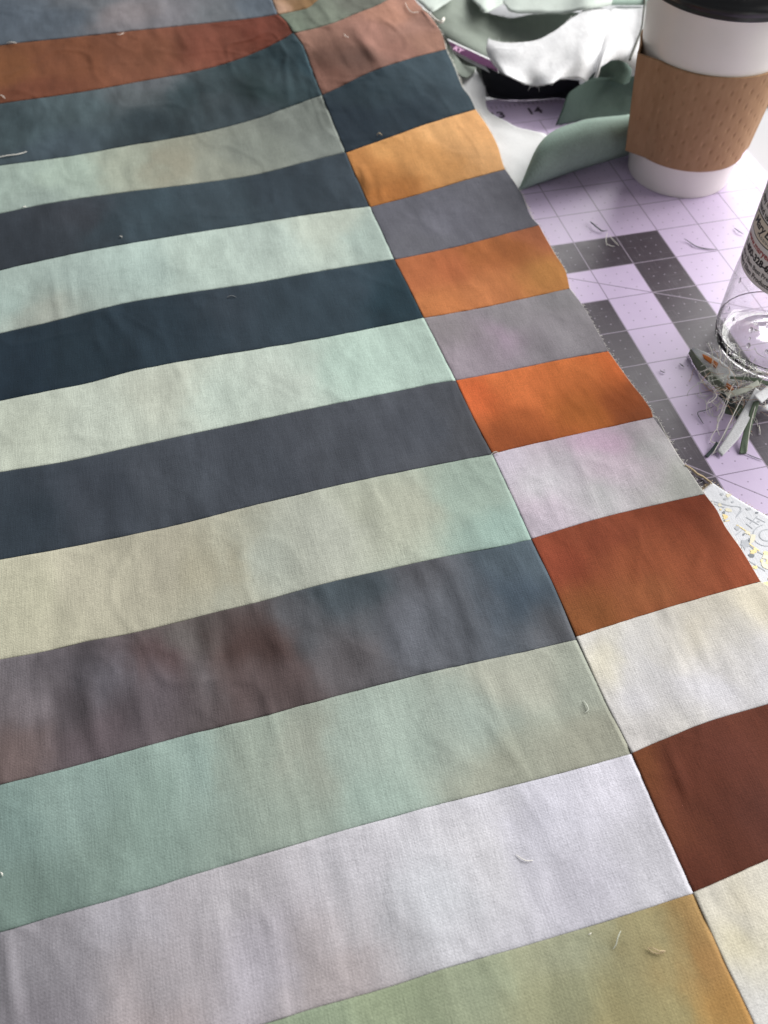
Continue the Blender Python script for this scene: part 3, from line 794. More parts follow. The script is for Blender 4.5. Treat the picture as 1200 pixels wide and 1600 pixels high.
# shade-darkened sage cloth standing behind the roll, with a curled lobe near the cup
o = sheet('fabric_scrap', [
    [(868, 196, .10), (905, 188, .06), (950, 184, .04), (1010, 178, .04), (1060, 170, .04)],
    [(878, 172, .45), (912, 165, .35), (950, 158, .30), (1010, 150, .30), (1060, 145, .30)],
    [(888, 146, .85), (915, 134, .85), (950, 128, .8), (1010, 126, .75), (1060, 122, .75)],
    [(905, 132, .95), (928, 122, .98), (958, 122, .92), (1010, 120, .86), (1060, 116, .86)]], C_SAGE_SHADED, 44, 26, wr=0.05, seed=4)
tag(o, 'sage fabric scrap with shade put into its colour, in the hollow behind the sage roll', 'fabric scrap')
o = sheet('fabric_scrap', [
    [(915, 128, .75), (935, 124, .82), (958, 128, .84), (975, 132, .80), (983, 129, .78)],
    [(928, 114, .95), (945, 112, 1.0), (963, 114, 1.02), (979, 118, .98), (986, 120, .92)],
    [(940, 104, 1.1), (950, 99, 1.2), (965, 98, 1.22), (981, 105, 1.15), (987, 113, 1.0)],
    [(948, 99, 1.15), (955, 95, 1.26), (967, 94, 1.28), (980, 100, 1.2), (987, 108, 1.05)]], C_SAGE_SHADED, 30, 22)
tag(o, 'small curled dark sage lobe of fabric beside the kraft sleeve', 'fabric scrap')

# the white ribbon arching over the hollow
o = sheet('fabric_scrap', [
    [(762, 87, .80), (776, 106, .78), (800, 121, .98), (832, 134, .70), (858, 131, .98), (885, 123, .84), (908, 124, .86), (923, 139, .62)],
    [(760, 78, .88), (776, 94, .90), (800, 106, .92), (832, 114, .90), (860, 110, .96), (889, 102, 1.04), (914, 101, 1.06), (930, 112, .86)],
    [(761, 68, .94), (778, 78, 1.0), (803, 84, 1.03), (836, 84, 1.05), (866, 76, 1.12), (896, 62, 1.2), (926, 58, 1.22), (942, 66, 1.05)],
    [(762, 61, .95), (782, 66, 1.02), (808, 67, 1.06), (838, 63, 1.12), (866, 49, 1.2), (896, 27, 1.28), (930, 10, 1.3), (953, 17, 1.15)]], C_WHITE, 90, 40, wr=0.012, seed=8)
tag(o, 'white fabric ribbon arching over the hollow above the mat numbers', 'fabric scrap')
o = sheet('fabric_scrap', [
    [(922, 138, .60, .03), (933, 117, .74, .03), (947, 104, .84, .03), (965, 93, .9, .03), (990, 100, .85, .03), (1030, 108, .8, .03)],  # hidden flap down to the mat, added to keep window light out of the hollow
    [(922, 138, .60), (933, 117, .98), (947, 104, .84), (965, 93, .9), (990, 100, .85), (1030, 108, .8)],
    [(938, 70, .98), (946, 62, 1.02), (960, 56, 1.05), (980, 52, 1.05), (1005, 54, 1.05), (1040, 60, 1.0)],
    [(951, 16, 1.13), (958, 12, 1.15), (970, 10, 1.15), (985, 10, 1.15), (1008, 11, 1.15), (1050, 14, 1.1)]], C_WHITE, 36, 20, wr=0.03, seed=12)
tag(o, 'white fabric panel standing between the ribbon fold and the cup', 'fabric scrap')

# black sheet standing in for the deep shade at the back of the hollow
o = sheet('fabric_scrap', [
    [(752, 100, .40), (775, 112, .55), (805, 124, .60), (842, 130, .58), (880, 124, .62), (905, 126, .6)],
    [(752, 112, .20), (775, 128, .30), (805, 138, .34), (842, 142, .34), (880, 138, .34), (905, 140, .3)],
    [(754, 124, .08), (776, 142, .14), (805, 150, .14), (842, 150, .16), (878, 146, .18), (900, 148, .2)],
    [(758, 150, .02), (780, 155, .02), (806, 156, .02), (842, 155, .02), (872, 153, .02), (893, 156, .02)]], fabric('hollow_shade_black', alb('#23242a'), .06, .05), 40, 16)
tag(o, 'black sheet added as the deep shade in the hollow under the white ribbon', 'fabric scrap')

# grey green strip behind the ribbon
o = sheet('fabric_scrap', [
    [(676, 40, .62, .02), (700, 62, .50, .02), (732, 82, .40, .02), (764, 100, .32, .02), (800, 104, .28, .02), (850, 100, .28, .02), (905, 84, .35, .02)],  # drop to the mat added to close the hollow's back against light
    [(676, 40, .62), (700, 62, .50), (732, 82, .40), (764, 100, .32), (800, 104, .28), (850, 100, .28), (905, 84, .35)],
    [(674, 28, .80), (702, 34, .70), (735, 44, .55), (765, 60, .42), (800, 66, .36), (850, 62, .36), (908, 48, .45)],
    [(674, 18, .95), (705, -2, .9), (738, -2, .75), (758, 18, .6), (792, 27, .52), (845, 21, .52), (912, 20, .6)]], C_GREY, 60, 26, wr=0.03, seed=3)
tag(o, 'grey green fabric strip running behind the white ribbon', 'fabric scrap')

# pale bits at the very top
o = sheet('fabric_scrap', [
    [(648, -2, .95), (660, 8, .98), (674, 19, 1.02), (690, 10, 1.02), (708, -2, 1.05)],
    [(640, -60, 1.0), (660, -60, 1.0), (680, -60, 1.0), (700, -60, 1.0), (720, -60, 1.0)]], C_MINT, 20, 10)
tag(o, 'pale mint fabric corner touching the top of the dusty pink patch', 'fabric scrap')
o = sheet('fabric_scrap', [
    [(736, -2, .9), (748, 10, .95), (757, 19, .98), (775, 12, .9), (792, 3, .9)],
    [(730, -50, 1.0), (750, -50, 1.0), (765, -50, 1.0), (785, -50, 1.0), (800, -50, 1.0)]], C_MINT, 24, 12, wr=.03)
tag(o, 'pale striped mint scrap left of the dark gap at the top', 'fabric scrap')
o = sheet('fabric_scrap', [
    [(788, 8, .9), (800, 19, .95), (830, 21, 1.0), (880, 21, 1.15), (912, 15, 1.36), (955, 8, 1.25)],
    [(782, -8, .9), (805, -6, 1.0), (840, -6, 1.1), (885, -6, 1.2), (920, -8, 1.4), (960, -8, 1.3)],
    [(770, -60, .9), (805, -60, 1.0), (840, -60, 1.0), (885, -60, 1.1), (920, -60, 1.3), (970, -60, 1.3)]], C_MINT, 40, 16, wr=.03)
tag(o, 'broad mint fabric scrap above the white ribbon', 'fabric scrap')
o = sheet('fabric_scrap', [
    [(950, 8, 1.2), (975, 8, 1.2), (1003, 8, 1.2), (1030, 8, 1.2)],
    [(960, -4, 1.25), (975, -5, 1.25), (995, -4, 1.25), (1015, -5, 1.25)],
    [(940, -60, 1.2), (970, -60, 1.2), (1000, -60, 1.2), (1030, -60, 1.2)]], C_SAGE, 24, 12)
tag(o, 'small sage fabric piece at the top left of the coffee cup', 'fabric scrap')

# thin sage edge along the quilt and the selvage with its purple band
o = sheet('fabric_scrap', [
    [(687, 45, .78), (698, 78, .55), (710, 110, .34), (726, 122, .26), (742, 112, .25)],
    [(694, 53, .80), (702, 68, .66), (712, 88, .48), (724, 100, .34), (744, 106, .26)]], C_GREY, 30, 10)
tag(o, 'narrow grey green sliver curling between the quilt edge and the purple selvage', 'fabric scrap')

sel = empty('fabric_selvage', bp(730, 85, .5))
tag(sel, 'white fabric selvage with a printed purple band and pale letters', 'fabric selvage')
def sel_part(name, curves, mat, **k):
    q = sheet(name, curves, mat, parent=sel, **k)
    q.matrix_parent_inverse = Matrix.Translation(-sel.location)
    return q
sel_part('selvage_cloth', [[(698, 60, .62), (730, 75, .58), (775, 96, .55)], [(706, 82, .46), (735, 98, .42), (782, 122, .40)]], C_WHITE, nu=24, nv=8)
sel_part('printed_band', [[(699, 63, .625), (731, 78, .585), (775, 98, .56)], [(704, 76, .53), (734, 92, .49), (779, 113, .47)]], plain('purple_print', alb('#6d3a66'), 0.7, noise=.1), nu=24, nv=6, thick=0)
def sel_text():
    v, f = text_mesh('KY', 0.40, bold=0.02)
    a, b_, c_ = bp(716, 78.5, .60), bp(731, 86, .58), bp(719, 72, .64)
    ex = (b_ - a); ex /= np.linalg.norm(ex); n = np.cross(ex, c_ - a); n /= np.linalg.norm(n); ey = np.cross(n, ex)
    k = 0.55
    w = np.array([a + ex * (p[0]) * k * 1.0 + ey * p[1] * k * 0.9 + n * 0.02 for p in v])
    q = link_mesh('printed_letters', w, f, plain('pink_print', alb('#e3b3d6'), 0.7), sel, smooth=False)
    q.matrix_parent_inverse = Matrix.Translation(-sel.location)
sel_text()

P = [bp(u, v, z) for u, v, z in [(1008, -12, 1.3), (1007, 6, 1.25), (1005, 25, 1.2), (1002, 46, 1.16), (997, 60, 1.1), (990, 78, 1.04), (984, 94, 1.0)]]
v, f = tube(P, 0.028, 6, False, 24)
o = link_mesh('dark_thread', v, f, plain('dark_green_thread', alb('#2d3022'), .7), origin=P[-1])
tag(o, 'dark thread hanging down the white panel beside the coffee cup', 'thread')
P = [bp(u, v, z) for u, v, z in [(660, 14, 1.22), (672, 22, 1.2), (683, 32, 1.16), (691, 35, 1.15), (694, 28, 1.2), (690, 32, 1.2)]]
v, f = tube(P, 0.022, 6, False, 24)
o = link_mesh('loose_thread', v, f, MAT_THREAD_PALE, origin=P[0])
tag(o, 'white curled thread reaching from the raw edge onto the grey green strip', 'thread')

# ------------------------------------------------------------------ printed scrap
def printed_scrap():
    root = empty('printed_scrap', bp(1160, 820, 0.02))
    tag(root, 'white scrap printed with gold flecks and grey lines beside the rust red patch', 'fabric scrap')
    def add(name, V, Fc, mat):
        q = link_mesh(name, V, Fc, mat, root); q.matrix_parent_inverse = Matrix.Translation(-root.location); return q
    def srf(u, v, dz=0.0):
        u, v = np.asarray(u, float), np.asarray(v, float)
        p = bp(u, v, .022)
        w = 0.02 * fbm(p[..., 0] * 1.2, p[..., 1] * 1.2, 44, 3) + 0.03
        return bp(u, v, np.maximum(w, .012) + dz)
    A = resample([(1092, 770), (1112, 754), (1118, 757)], 10, False)
    def edge(t, e0, e1): return e0 + (e1 - e0) * t
    nu, nv = 40, 36
    top = resample([(1111, 753), (1150, 778), (1200, 807), (1290, 858)], nu)
    bot = resample([(1060, 800), (1100, 860), (1160, 940), (1250, 1030)], nu)
    UV = np.array([[top[i] * (1 - j / (nv - 1)) + bot[i] * j / (nv - 1) for i in range(nu)] for j in range(nv)]).reshape(-1, 2)
    o = add('scrap_cloth', srf(UV[:, 0], UV[:, 1]), grid_faces(nu, nv), fabric('printed_white_cotton', alb('#eaebf0'), 0.04, 0.05, 0.05))
    solidify(o, 0.006, 0)
    gold = plain('gold_print', alb('#dcc890'), 0.4, 0.25, noise=.25, nscale=60)
    pale = plain('pale_gold_print', alb('#ebe4cc'), 0.5, 0.05, noise=.15)
    grey = plain('grey_print', alb('#c6c9cf'), .8, noise=.15)
    dkgrey = plain('dark_grey_print', alb('#8a8f96'), .8, noise=.2)
    def blob(u, v, ru, rv, rot=0, n=14, jag=.25):
        pts = []
        for k in range(n):
            a = 2 * math.pi * k / n; r = .8 + jag * random.uniform(-1, 1)
            x, y = ru * r * math.cos(a), rv * r * math.sin(a)
            pts.append((u + x * math.cos(rot) - y * math.sin(rot), v + x * math.sin(rot) + y * math.cos(rot)))
        pts = np.array(pts)
        return srf(pts[:, 0], pts[:, 1], .009), [tuple(range(n))[::-1]]
    def line(pts, w, dz=.008):
        q = resample(pts, max(6, 5 * len(pts)))
        P = srf(q[:, 0], q[:, 1], dz)
        V, Fc = [], []
        for i in range(len(P)):
            t = P[min(i + 1, len(P) - 1)] - P[max(i - 1, 0)]; nrm = np.array([-t[1], t[0], 0]); nrm /= np.linalg.norm(nrm) + 1e-9
            V += [P[i] - nrm * w, P[i] + nrm * w]
        Fc = [(2 * i, 2 * i + 2, 2 * i + 3, 2 * i + 1) for i in range(len(P) - 1)]
        return V, Fc
    add('gold_print', *merge([blob(1133, 808, 5, 4), blob(1131, 805, 3, 3), blob(1177, 862, 6, 4), blob(1180, 858, 3, 3), blob(1180, 886, 5, 3), blob(1197, 912, 6, 4), blob(1203, 905, 4, 4), blob(1190, 876, 3, 3), blob(1201, 878, 6, 4), blob(1197, 864, 5, 4), blob(1126, 796, 2, 2),
                               line([(1151, 820), (1166, 830), (1172, 836)], .012), line([(1169, 848), (1180, 856), (1187, 861)], .010), line([(1130, 815), (1140, 813)], .01)]), gold)
    add('pale_gold_print', *merge([blob(1138, 774, 5, 4), blob(1139, 797, 7, 4, .3), blob(1176, 842, 5, 9, .3), blob(1197, 870, 7, 5), blob(1196, 884, 9, 5, .5), blob(1168, 832, 5, 3), blob(1125, 789, 4, 3)]), pale)
    ring = [(1199 + 12 * math.cos(t), 836 + 9 * math.sin(t)) for t in np.linspace(0, 6.28, 24)]
    ring2 = [(1199 + 22 * math.cos(t), 836 + 17 * math.sin(t)) for t in np.linspace(1.2, 4.4, 18)]
    add('grey_print', *merge([line(ring, .01), line(ring2, .008), line([(1110, 782), (1140, 790), (1158, 794), (1152, 806)], .010), line([(1116, 787), (1132, 793)], .012),
                              line([(1150, 808), (1160, 798)], .008), line([(1166, 808), (1186, 820)], .009), line([(1172, 818), (1184, 806)], .007), line([(1180, 808), (1196, 816)], .007),
                              line([(1166, 848), (1184, 862), (1196, 868)], .009), line([(1170, 876), (1196, 892)], .010), line([(1150, 836), (1160, 828)], .007), line([(1166, 818), (1176, 826)], .008),
                              blob(1135, 779, 6, 2, -.2), blob(1128, 772, 4, 2), blob(1170, 795, 5, 3), blob(1145, 784, 3, 2), blob(1185, 815, 3, 1), blob(1152, 825, 5, 4), blob(1163, 850, 7, 10, .4, jag=.4)]), grey)
    add('dark_grey_print', *merge([blob(1131, 801, 3, 3), blob(1174, 868, 6, 4), blob(1183, 801, 3, 2), blob(1171, 844, 2, 4), blob(1132, 814, 2, 2), blob(1162, 835, 2, 2), blob(1205, 899, 3, 5)]), dkgrey)
    # frayed short side
    parts = []
    for k in range(26):
        t = k / 25
        u, v = 1092 + (1112 - 1092) * t, 772 + (754 - 772) * t
        a = srf(u, v, .004)
        b = srf(u - random.uniform(2, 6), v - random.uniform(1, 5), random.uniform(0, .02))
        parts.append(tube([a, (a + b) / 2 + np.array([0, 0, .01]), b], .004, 3))
    for k in range(40):
        t = random.random(); i = int(t * 26)
        u, v = top[i]; a = srf(u, v, .004); b = srf(u + random.uniform(-2, 3), v - random.uniform(1, 3), .004)
        parts.append(tube([a, b], .003, 3))
    q = add('frayed_edge', *merge(parts), MAT_THREAD_BEIGE); q['kind'] = 'stuff'
printed_scrap()
P = [bp(u, v, z) for u, v, z in [(1070, 726, .09), (1082, 734, .05), (1090, 741, .06), (1098, 745, .04), (1106, 751, .05), (1113, 756, .07)]]
v, f = tube(P, .022, 6, True, 22)
o = link_mesh('loose_thread', v, f, MAT_THREAD_BEIGE, origin=P[0])
tag(o, 'gold beige twisted thread running from the quilt edge to the printed scrap', 'thread')

# ------------------------------------------------------------------ thread pile with fabric trimmings
def strip(label, left, right, mat, nv=5, nu=26, thick=.014, name='fabric_strip'):
    o = sheet(name, [left, right], mat, nu, nv, thick)
    tag(o, label, 'fabric strip')
    return o
strip('olive outer strip of the folded trimming at the tip of the thread pile',
      [(1076, 553, .02), (1090, 578, .02), (1110, 599, .03), (1134, 618, .08)], [(1079, 545, .19), (1096, 566, .22), (1117, 588, .25), (1138, 607, .28)], C_OLIVE)
strip('pale inner strip of the folded trimming at the tip of the thread pile',
      [(1080, 545, .20), (1097, 566, .20), (1118, 588, .20), (1136, 606, .22)], [(1083, 543, .24), (1108, 553, .28), (1134, 570, .30), (1152, 590, .30)], C_WHITE, 8)
strip('rust trimming lying inside the folded olive strip', [(1097, 553, .27), (1108, 558, .29), (1122, 568, .30)], [(1100, 560, .27), (1110, 568, .28), (1119, 576, .28)], C_RUST)
strip('small rust scrap poking out under the threads', [(1135, 598, .30), (1141, 602, .30), (1147, 608, .27)], [(1134, 603, .28), (1139, 609, .27), (1144, 611, .26)], C_RUST)
strip('white strip hanging down from the thread pile onto the lavender mat',
      [(1180, 606, .42), (1174, 618, .42), (1158, 645, .32), (1140, 675, .20), (1120, 705, .06)], [(1190, 612, .40), (1186, 624, .38), (1172, 653, .28), (1156, 682, .16), (1128, 714, .03)], C_WHITE, 6, 34)
strip('dark green strip hanging down beside the white one', [(1177, 628, .42), (1166, 660, .24), (1158, 690, .10), (1155, 709, .02)], [(1188, 624, .42), (1176, 663, .24), (1169, 690, .10), (1166, 709, .02)], C_GREENDK, 6, 30)
strip('white strip leaving the thread pile to the right', [(1178, 618, .56), (1198, 604, .46), (1230, 582, .30)], [(1190, 630, .52), (1203, 620, .42), (1234, 606, .28)], C_WHITE)
strip('thin green strip crossing the top of the thread pile', [(1141, 588, .38), (1178, 590, .42), (1225, 606, .30)], [(1141, 592, .36), (1178, 596, .38), (1225, 613, .28)], C_GREENDK)
strip('grey strip lying across the middle of the thread pile', [(1133, 614, .36), (1160, 606, .44), (1184, 594, .46)], [(1136, 622, .34), (1163, 614, .42), (1187, 602, .44)], C_PALEGREY)
strip('dark grey sliver at the lower left of the thread pile', [(1119, 690, .10), (1110, 703, .05), (1101, 712, .02)], [(1124, 693, .10), (1114, 706, .05), (1106, 715, .02)], C_GREYDK)
strip('short dark green scrap in the heart of the thread pile', [(1136, 628, .16), (1150, 632, .2), (1166, 634, .2)], [(1132, 646, .03), (1148, 650, .05), (1164, 652, .05)], C_GREENDK)
strip('dark grey scrap under the grey strip of the thread pile', [(1122, 618, .2), (1130, 626, .2), (1138, 640, .15)], [(1132, 612, .3), (1142, 622, .3), (1150, 636, .2)], C_GREYDK)
strip('pale ragged scrap at the right end of the thread pile', [(1180, 632, .3), (1190, 634, .3), (1206, 628, .25)], [(1182, 644, .15), (1194, 642, .2), (1212, 646, .1)], C_WHITE)

def tangle():
    rng = random.Random(21)
    groups = {0: [], 1: [], 2: [], 3: []}
    for k in range(90):
        u, v = 1140 + rng.gauss(6, 22), 604 + rng.gauss(0, 17)
        z = max(.05, .26 + rng.gauss(0, .12))
        p = [bp(u, v, z)]
        d = np.array([rng.gauss(0, 1), rng.gauss(0, 1), rng.gauss(0, .45)]); d /= np.linalg.norm(d)
        for s in range(rng.randint(5, 11)):
            d = d + np.array([rng.gauss(0, .42), rng.gauss(0, .42), rng.gauss(0, .25)]); d /= np.linalg.norm(d)
            q = p[-1] + d * rng.uniform(.06, .13); q[2] = min(max(q[2], .02), .7); p.append(q)
        groups[rng.choice((0, 0, 0, 0, 1, 1, 2))].append(tube(p, rng.uniform(.0035, .0065), 4, False, len(p) * 3))
    for pts in ([(1122, 604, .3), (1100, 598, .2), (1092, 585, .3), (1110, 575, .4)], [(1138, 560, .4), (1158, 560, .4), (1163, 575, .35), (1150, 580, .3)],
                [(1130, 640, .2), (1121, 655, .15), (1122, 665, .1), (1113, 680, .06), (1111, 690, .05), (1118, 692, .05)], [(1140, 620, .4), (1128, 650, .25), (1120, 668, .15), (1124, 680, .1)],
                [(1146, 600, .45), (1132, 630, .3), (1123, 655, .2), (1120, 668, .1)], [(1160, 620, .4), (1140, 660, .3), (1130, 680, .2), (1112, 712, .04)],
                [(1150, 655, .2), (1138, 668, .18), (1128, 690, .1)], [(1116, 708, .03), (1124, 702, .04), (1130, 694, .05)], [(1124, 540, .3), (1126, 556, .34), (1124, 566, .36)], [(1137, 538, .4), (1135, 556, .4), (1130, 570, .36)],
                [(1106, 536, .3), (1112, 548, .3), (1113, 560, .3)], [(1182, 628, .4), (1172, 668, .25), (1167, 706, .05)], [(1160, 585, .5), (1180, 580, .5), (1205, 590, .4)], [(1175, 582, .5), (1195, 582, .5), (1215, 592, .4)]):
        groups[rng.choice((0, 0, 1))].append(tube([bp(*q) for q in pts], .0075, 5, False, 26))
    root = empty('thread_tangle', bp(1140, 610, 0.01))
    tag(root, 'tangled pile of pale loose threads on the mat in front of the bottle', 'thread pile')
    for k, m in ((0, MAT_THREAD_PALE), (1, MAT_THREAD_SAGE), (2, MAT_THREAD_RUST), (3, MAT_THREAD_GREY)):
        v, f = merge(groups[k])
        q = link_mesh('threads', v, f, m, root); q.matrix_parent_inverse = Matrix.Translation(-root.location)
        q['kind'] = 'stuff'
tangle()

def mat_thread(label, pts, mat, r=.010):
    P = [bp(u, v, z) for u, v, z in pts]
    v, f = tube(P, r, 6, True, 20)
    o = link_mesh('loose_thread', v, f, mat, origin=P[0])
    tag(o, label, 'thread')
mat_thread('dark bent thread on lavender just left of the thread pile', [(1099, 662, .02), (1094, 654, .03), (1090, 645, .05), (1102, 641, .06), (1115, 635, .1)], MAT_THREAD_GREY, .010)
mat_thread('curved blue grey thread on the mat below the coffee cup', [(1069, 373, .06), (1077, 378, .03), (1086, 384, .03), (1100, 388, .02), (1121, 390, .03)], MAT_THREAD_GREY, .012)
mat_thread('small blue grey thread on the mat left of the bottle label', [(1147, 356, .02), (1154, 361, .05), (1162, 366, .03)], MAT_THREAD_GREY, .010)
mat_thread('dark fluffy lint on the mat in the shade of the cup', [(922, 346, .04), (928, 351, .09), (934, 356, .07), (942, 361, .05), (949, 360, .05)], MAT_THREAD_GREY, .016)
mat_thread('fine upright pale thread on the top dark square', [(948, 384, .02), (947, 374, .06), (949, 364, .08)], MAT_THREAD_PALE, .008)
mat_thread('fine slanting pale thread on the top dark square', [(952, 368, .05), (958, 375, .05), (967, 384, .02)], MAT_THREAD_PALE, .010)
mat_thread('tiny pale hair lying on the top dark square', [(948, 381, .02), (954, 384, .02), (961, 385, .02)], MAT_THREAD_PALE, .007)
mat_thread('short fine thread on the dark square right of the green strip', [(1186, 664, .02), (1187, 671, .04), (1188, 679, .02)], MAT_THREAD_PALE, .007)
mat_thread('forked dark lint on the lavender square beside the olive strip', [(1031, 578, .02), (1035, 581, .04), (1039, 582, .02)], MAT_THREAD_GREY, .010)
mat_thread('tiny dark lint on lavender nearer the olive strip', [(1062, 568, .02), (1066, 571, .05), (1069, 573, .02)], MAT_THREAD_GREY, .010)
mat_thread('dark thread line running right from the dark green strip tip', [(1164, 708, .02), (1178, 714, .02), (1192, 719, .02)], MAT_THREAD_GREY, .008)

# ------------------------------------------------------------------ lathe objects
def lathe(profile, n=96, cap_bottom=False, cap_top=False):
    V, Fc = [], []
    for r, z in profile:
        for k in range(n):
            a = 2 * math.pi * k / n
            V.append((r * math.cos(a), r * math.sin(a), z))
    for j in range(len(profile) - 1):
        for k in range(n):
            Fc.append((j * n + k, j * n + (k + 1) % n, (j + 1) * n + (k + 1) % n, (j + 1) * n + k))
    if cap_bottom: Fc.append(tuple(range(n))[::-1])
    if cap_top: Fc.append(tuple((len(profile) - 1) * n + k for k in range(n)))
    return V, Fc

def coffee_cup():
    root = empty('coffee_cup', (3.5, 1.13, 0.0))
    tag(root, 'white paper takeaway cup with brown kraft sleeve and black lid', 'cup')
    paper = plain('white_cup_paper', (0.92, 0.875, 0.815), 0.42, noise=.03, nscale=30, coat=.15)
    H, r0, r1 = 4.42, 1.2, 1.66
    def rr(z): return r0 + (r1 - r0) * z / H
    prof = [(0.0, .16), (r0 - .09, .16), (r0 - .07, 0.015), (r0 - .01, 0.0), (r0, .02)] + [(rr(z), z) for z in np.linspace(.06, H - .12, 14)] + [(rr(H) - .0, H - .1), (rr(H) + .05, H - .06), (rr(H) + .06, H), (rr(H) + .01, H + .05), (rr(H) - .05, H)]
    v, f = lathe(prof, 128)
    link_mesh('cup_body', v, f, paper, root)
    # kraft sleeve: folded flat once, so it still has a crease at each side
    kraft, nt, b = new_mat('kraft_card')
    b.inputs['Roughness'].default_value = .85
    tc = nt.nodes.new('ShaderNodeTexCoord'); nz = nt.nodes.new('ShaderNodeTexNoise'); nz.inputs['Scale'].default_value = 9 / M; nz.inputs['Detail'].default_value = 8
    mp = nt.nodes.new('ShaderNodeMapping'); mp.inputs['Scale'].default_value = (1, 1, .25)
    nt.links.new(tc.outputs['Object'], mp.inputs[0]); nt.links.new(mp.outputs[0], nz.inputs['Vector'])
    nt.links.new(mix_rgb(nt, nz.outputs['Fac'], alb('#8a6647', .8), alb('#a98767', .8)), b.inputs['Base Color'])
    nu, nv = 360, 84
    def sl(z, a, dents=True, dz=0):
        base = rr(z) + .045
        cr = 0
        for c0, amp, w in ((math.radians(-178), .24, .34), (math.radians(-20), .15, .30)):
            d = abs((a - c0 + math.pi) % (2 * math.pi) - math.pi)
            cr = max(cr, amp * max(0, 1 - d / w) ** 1.6)
        return base + cr
    V, Fc = [], []
    zb, zt = .72, 3.02
    for j in range(nv):
        t = j / (nv - 1)
        for i in range(nu):
            a = 2 * math.pi * i / nu
            sag = 0.05 * math.cos(a + 2.1)
            z = zb + (zt - zb) * t + sag
            r = sl(z, a)
            ca = a / (2 * math.pi) * 40; cz = t * 6.5 * 2
            ki = round(ca); 
            off = 0.5 if ki % 2 else 0
            kz = round(cz / 2 - off) + off
            dx = (ca - ki) * 2 * math.pi / 40 * r; dzv = (cz / 2 - kz) * (zt - zb) / 6.5
            r -= 0.024 * math.exp(-(dx / .026) ** 2 - (dzv / .050) ** 2) if .04 < t < .96 else 0
            V.append((r * math.cos(a), r * math.sin(a), z))
    o = link_mesh('cup_sleeve', V, grid_faces(nu, nv, True), kraft, root)
    solidify(o, .035, -1)
    lid = plain('black_lid_plastic', (.012, .012, .013), .28, noise=.1)
    z0 = H - .14; R0 = rr(H) + .06
    prof = [(R0 + .00, z0), (R0 + .035, z0 - .005), (R0 + .05, z0 + .03), (R0 + .03, z0 + .07), (R0 + .045, z0 + .10), (R0 + .07, z0 + .16), (R0 + .065, z0 + .22), (R0 + .03, z0 + .25), (R0 + .0, z0 + .27), (R0 - .03, z0 + .30), (R0 - .06, z0 + .42), (R0 - .10, z0 + .60), (R0 - .16, z0 + .66), (R0 - .24, z0 + .64), (R0 - .30, z0 + .52), (.6, z0 + .50), (0.0, z0 + .50)]
    v, f = lathe(prof, 128)
    link_mesh('cup_lid', v, f, lid, root)
    return root
coffee_cup()

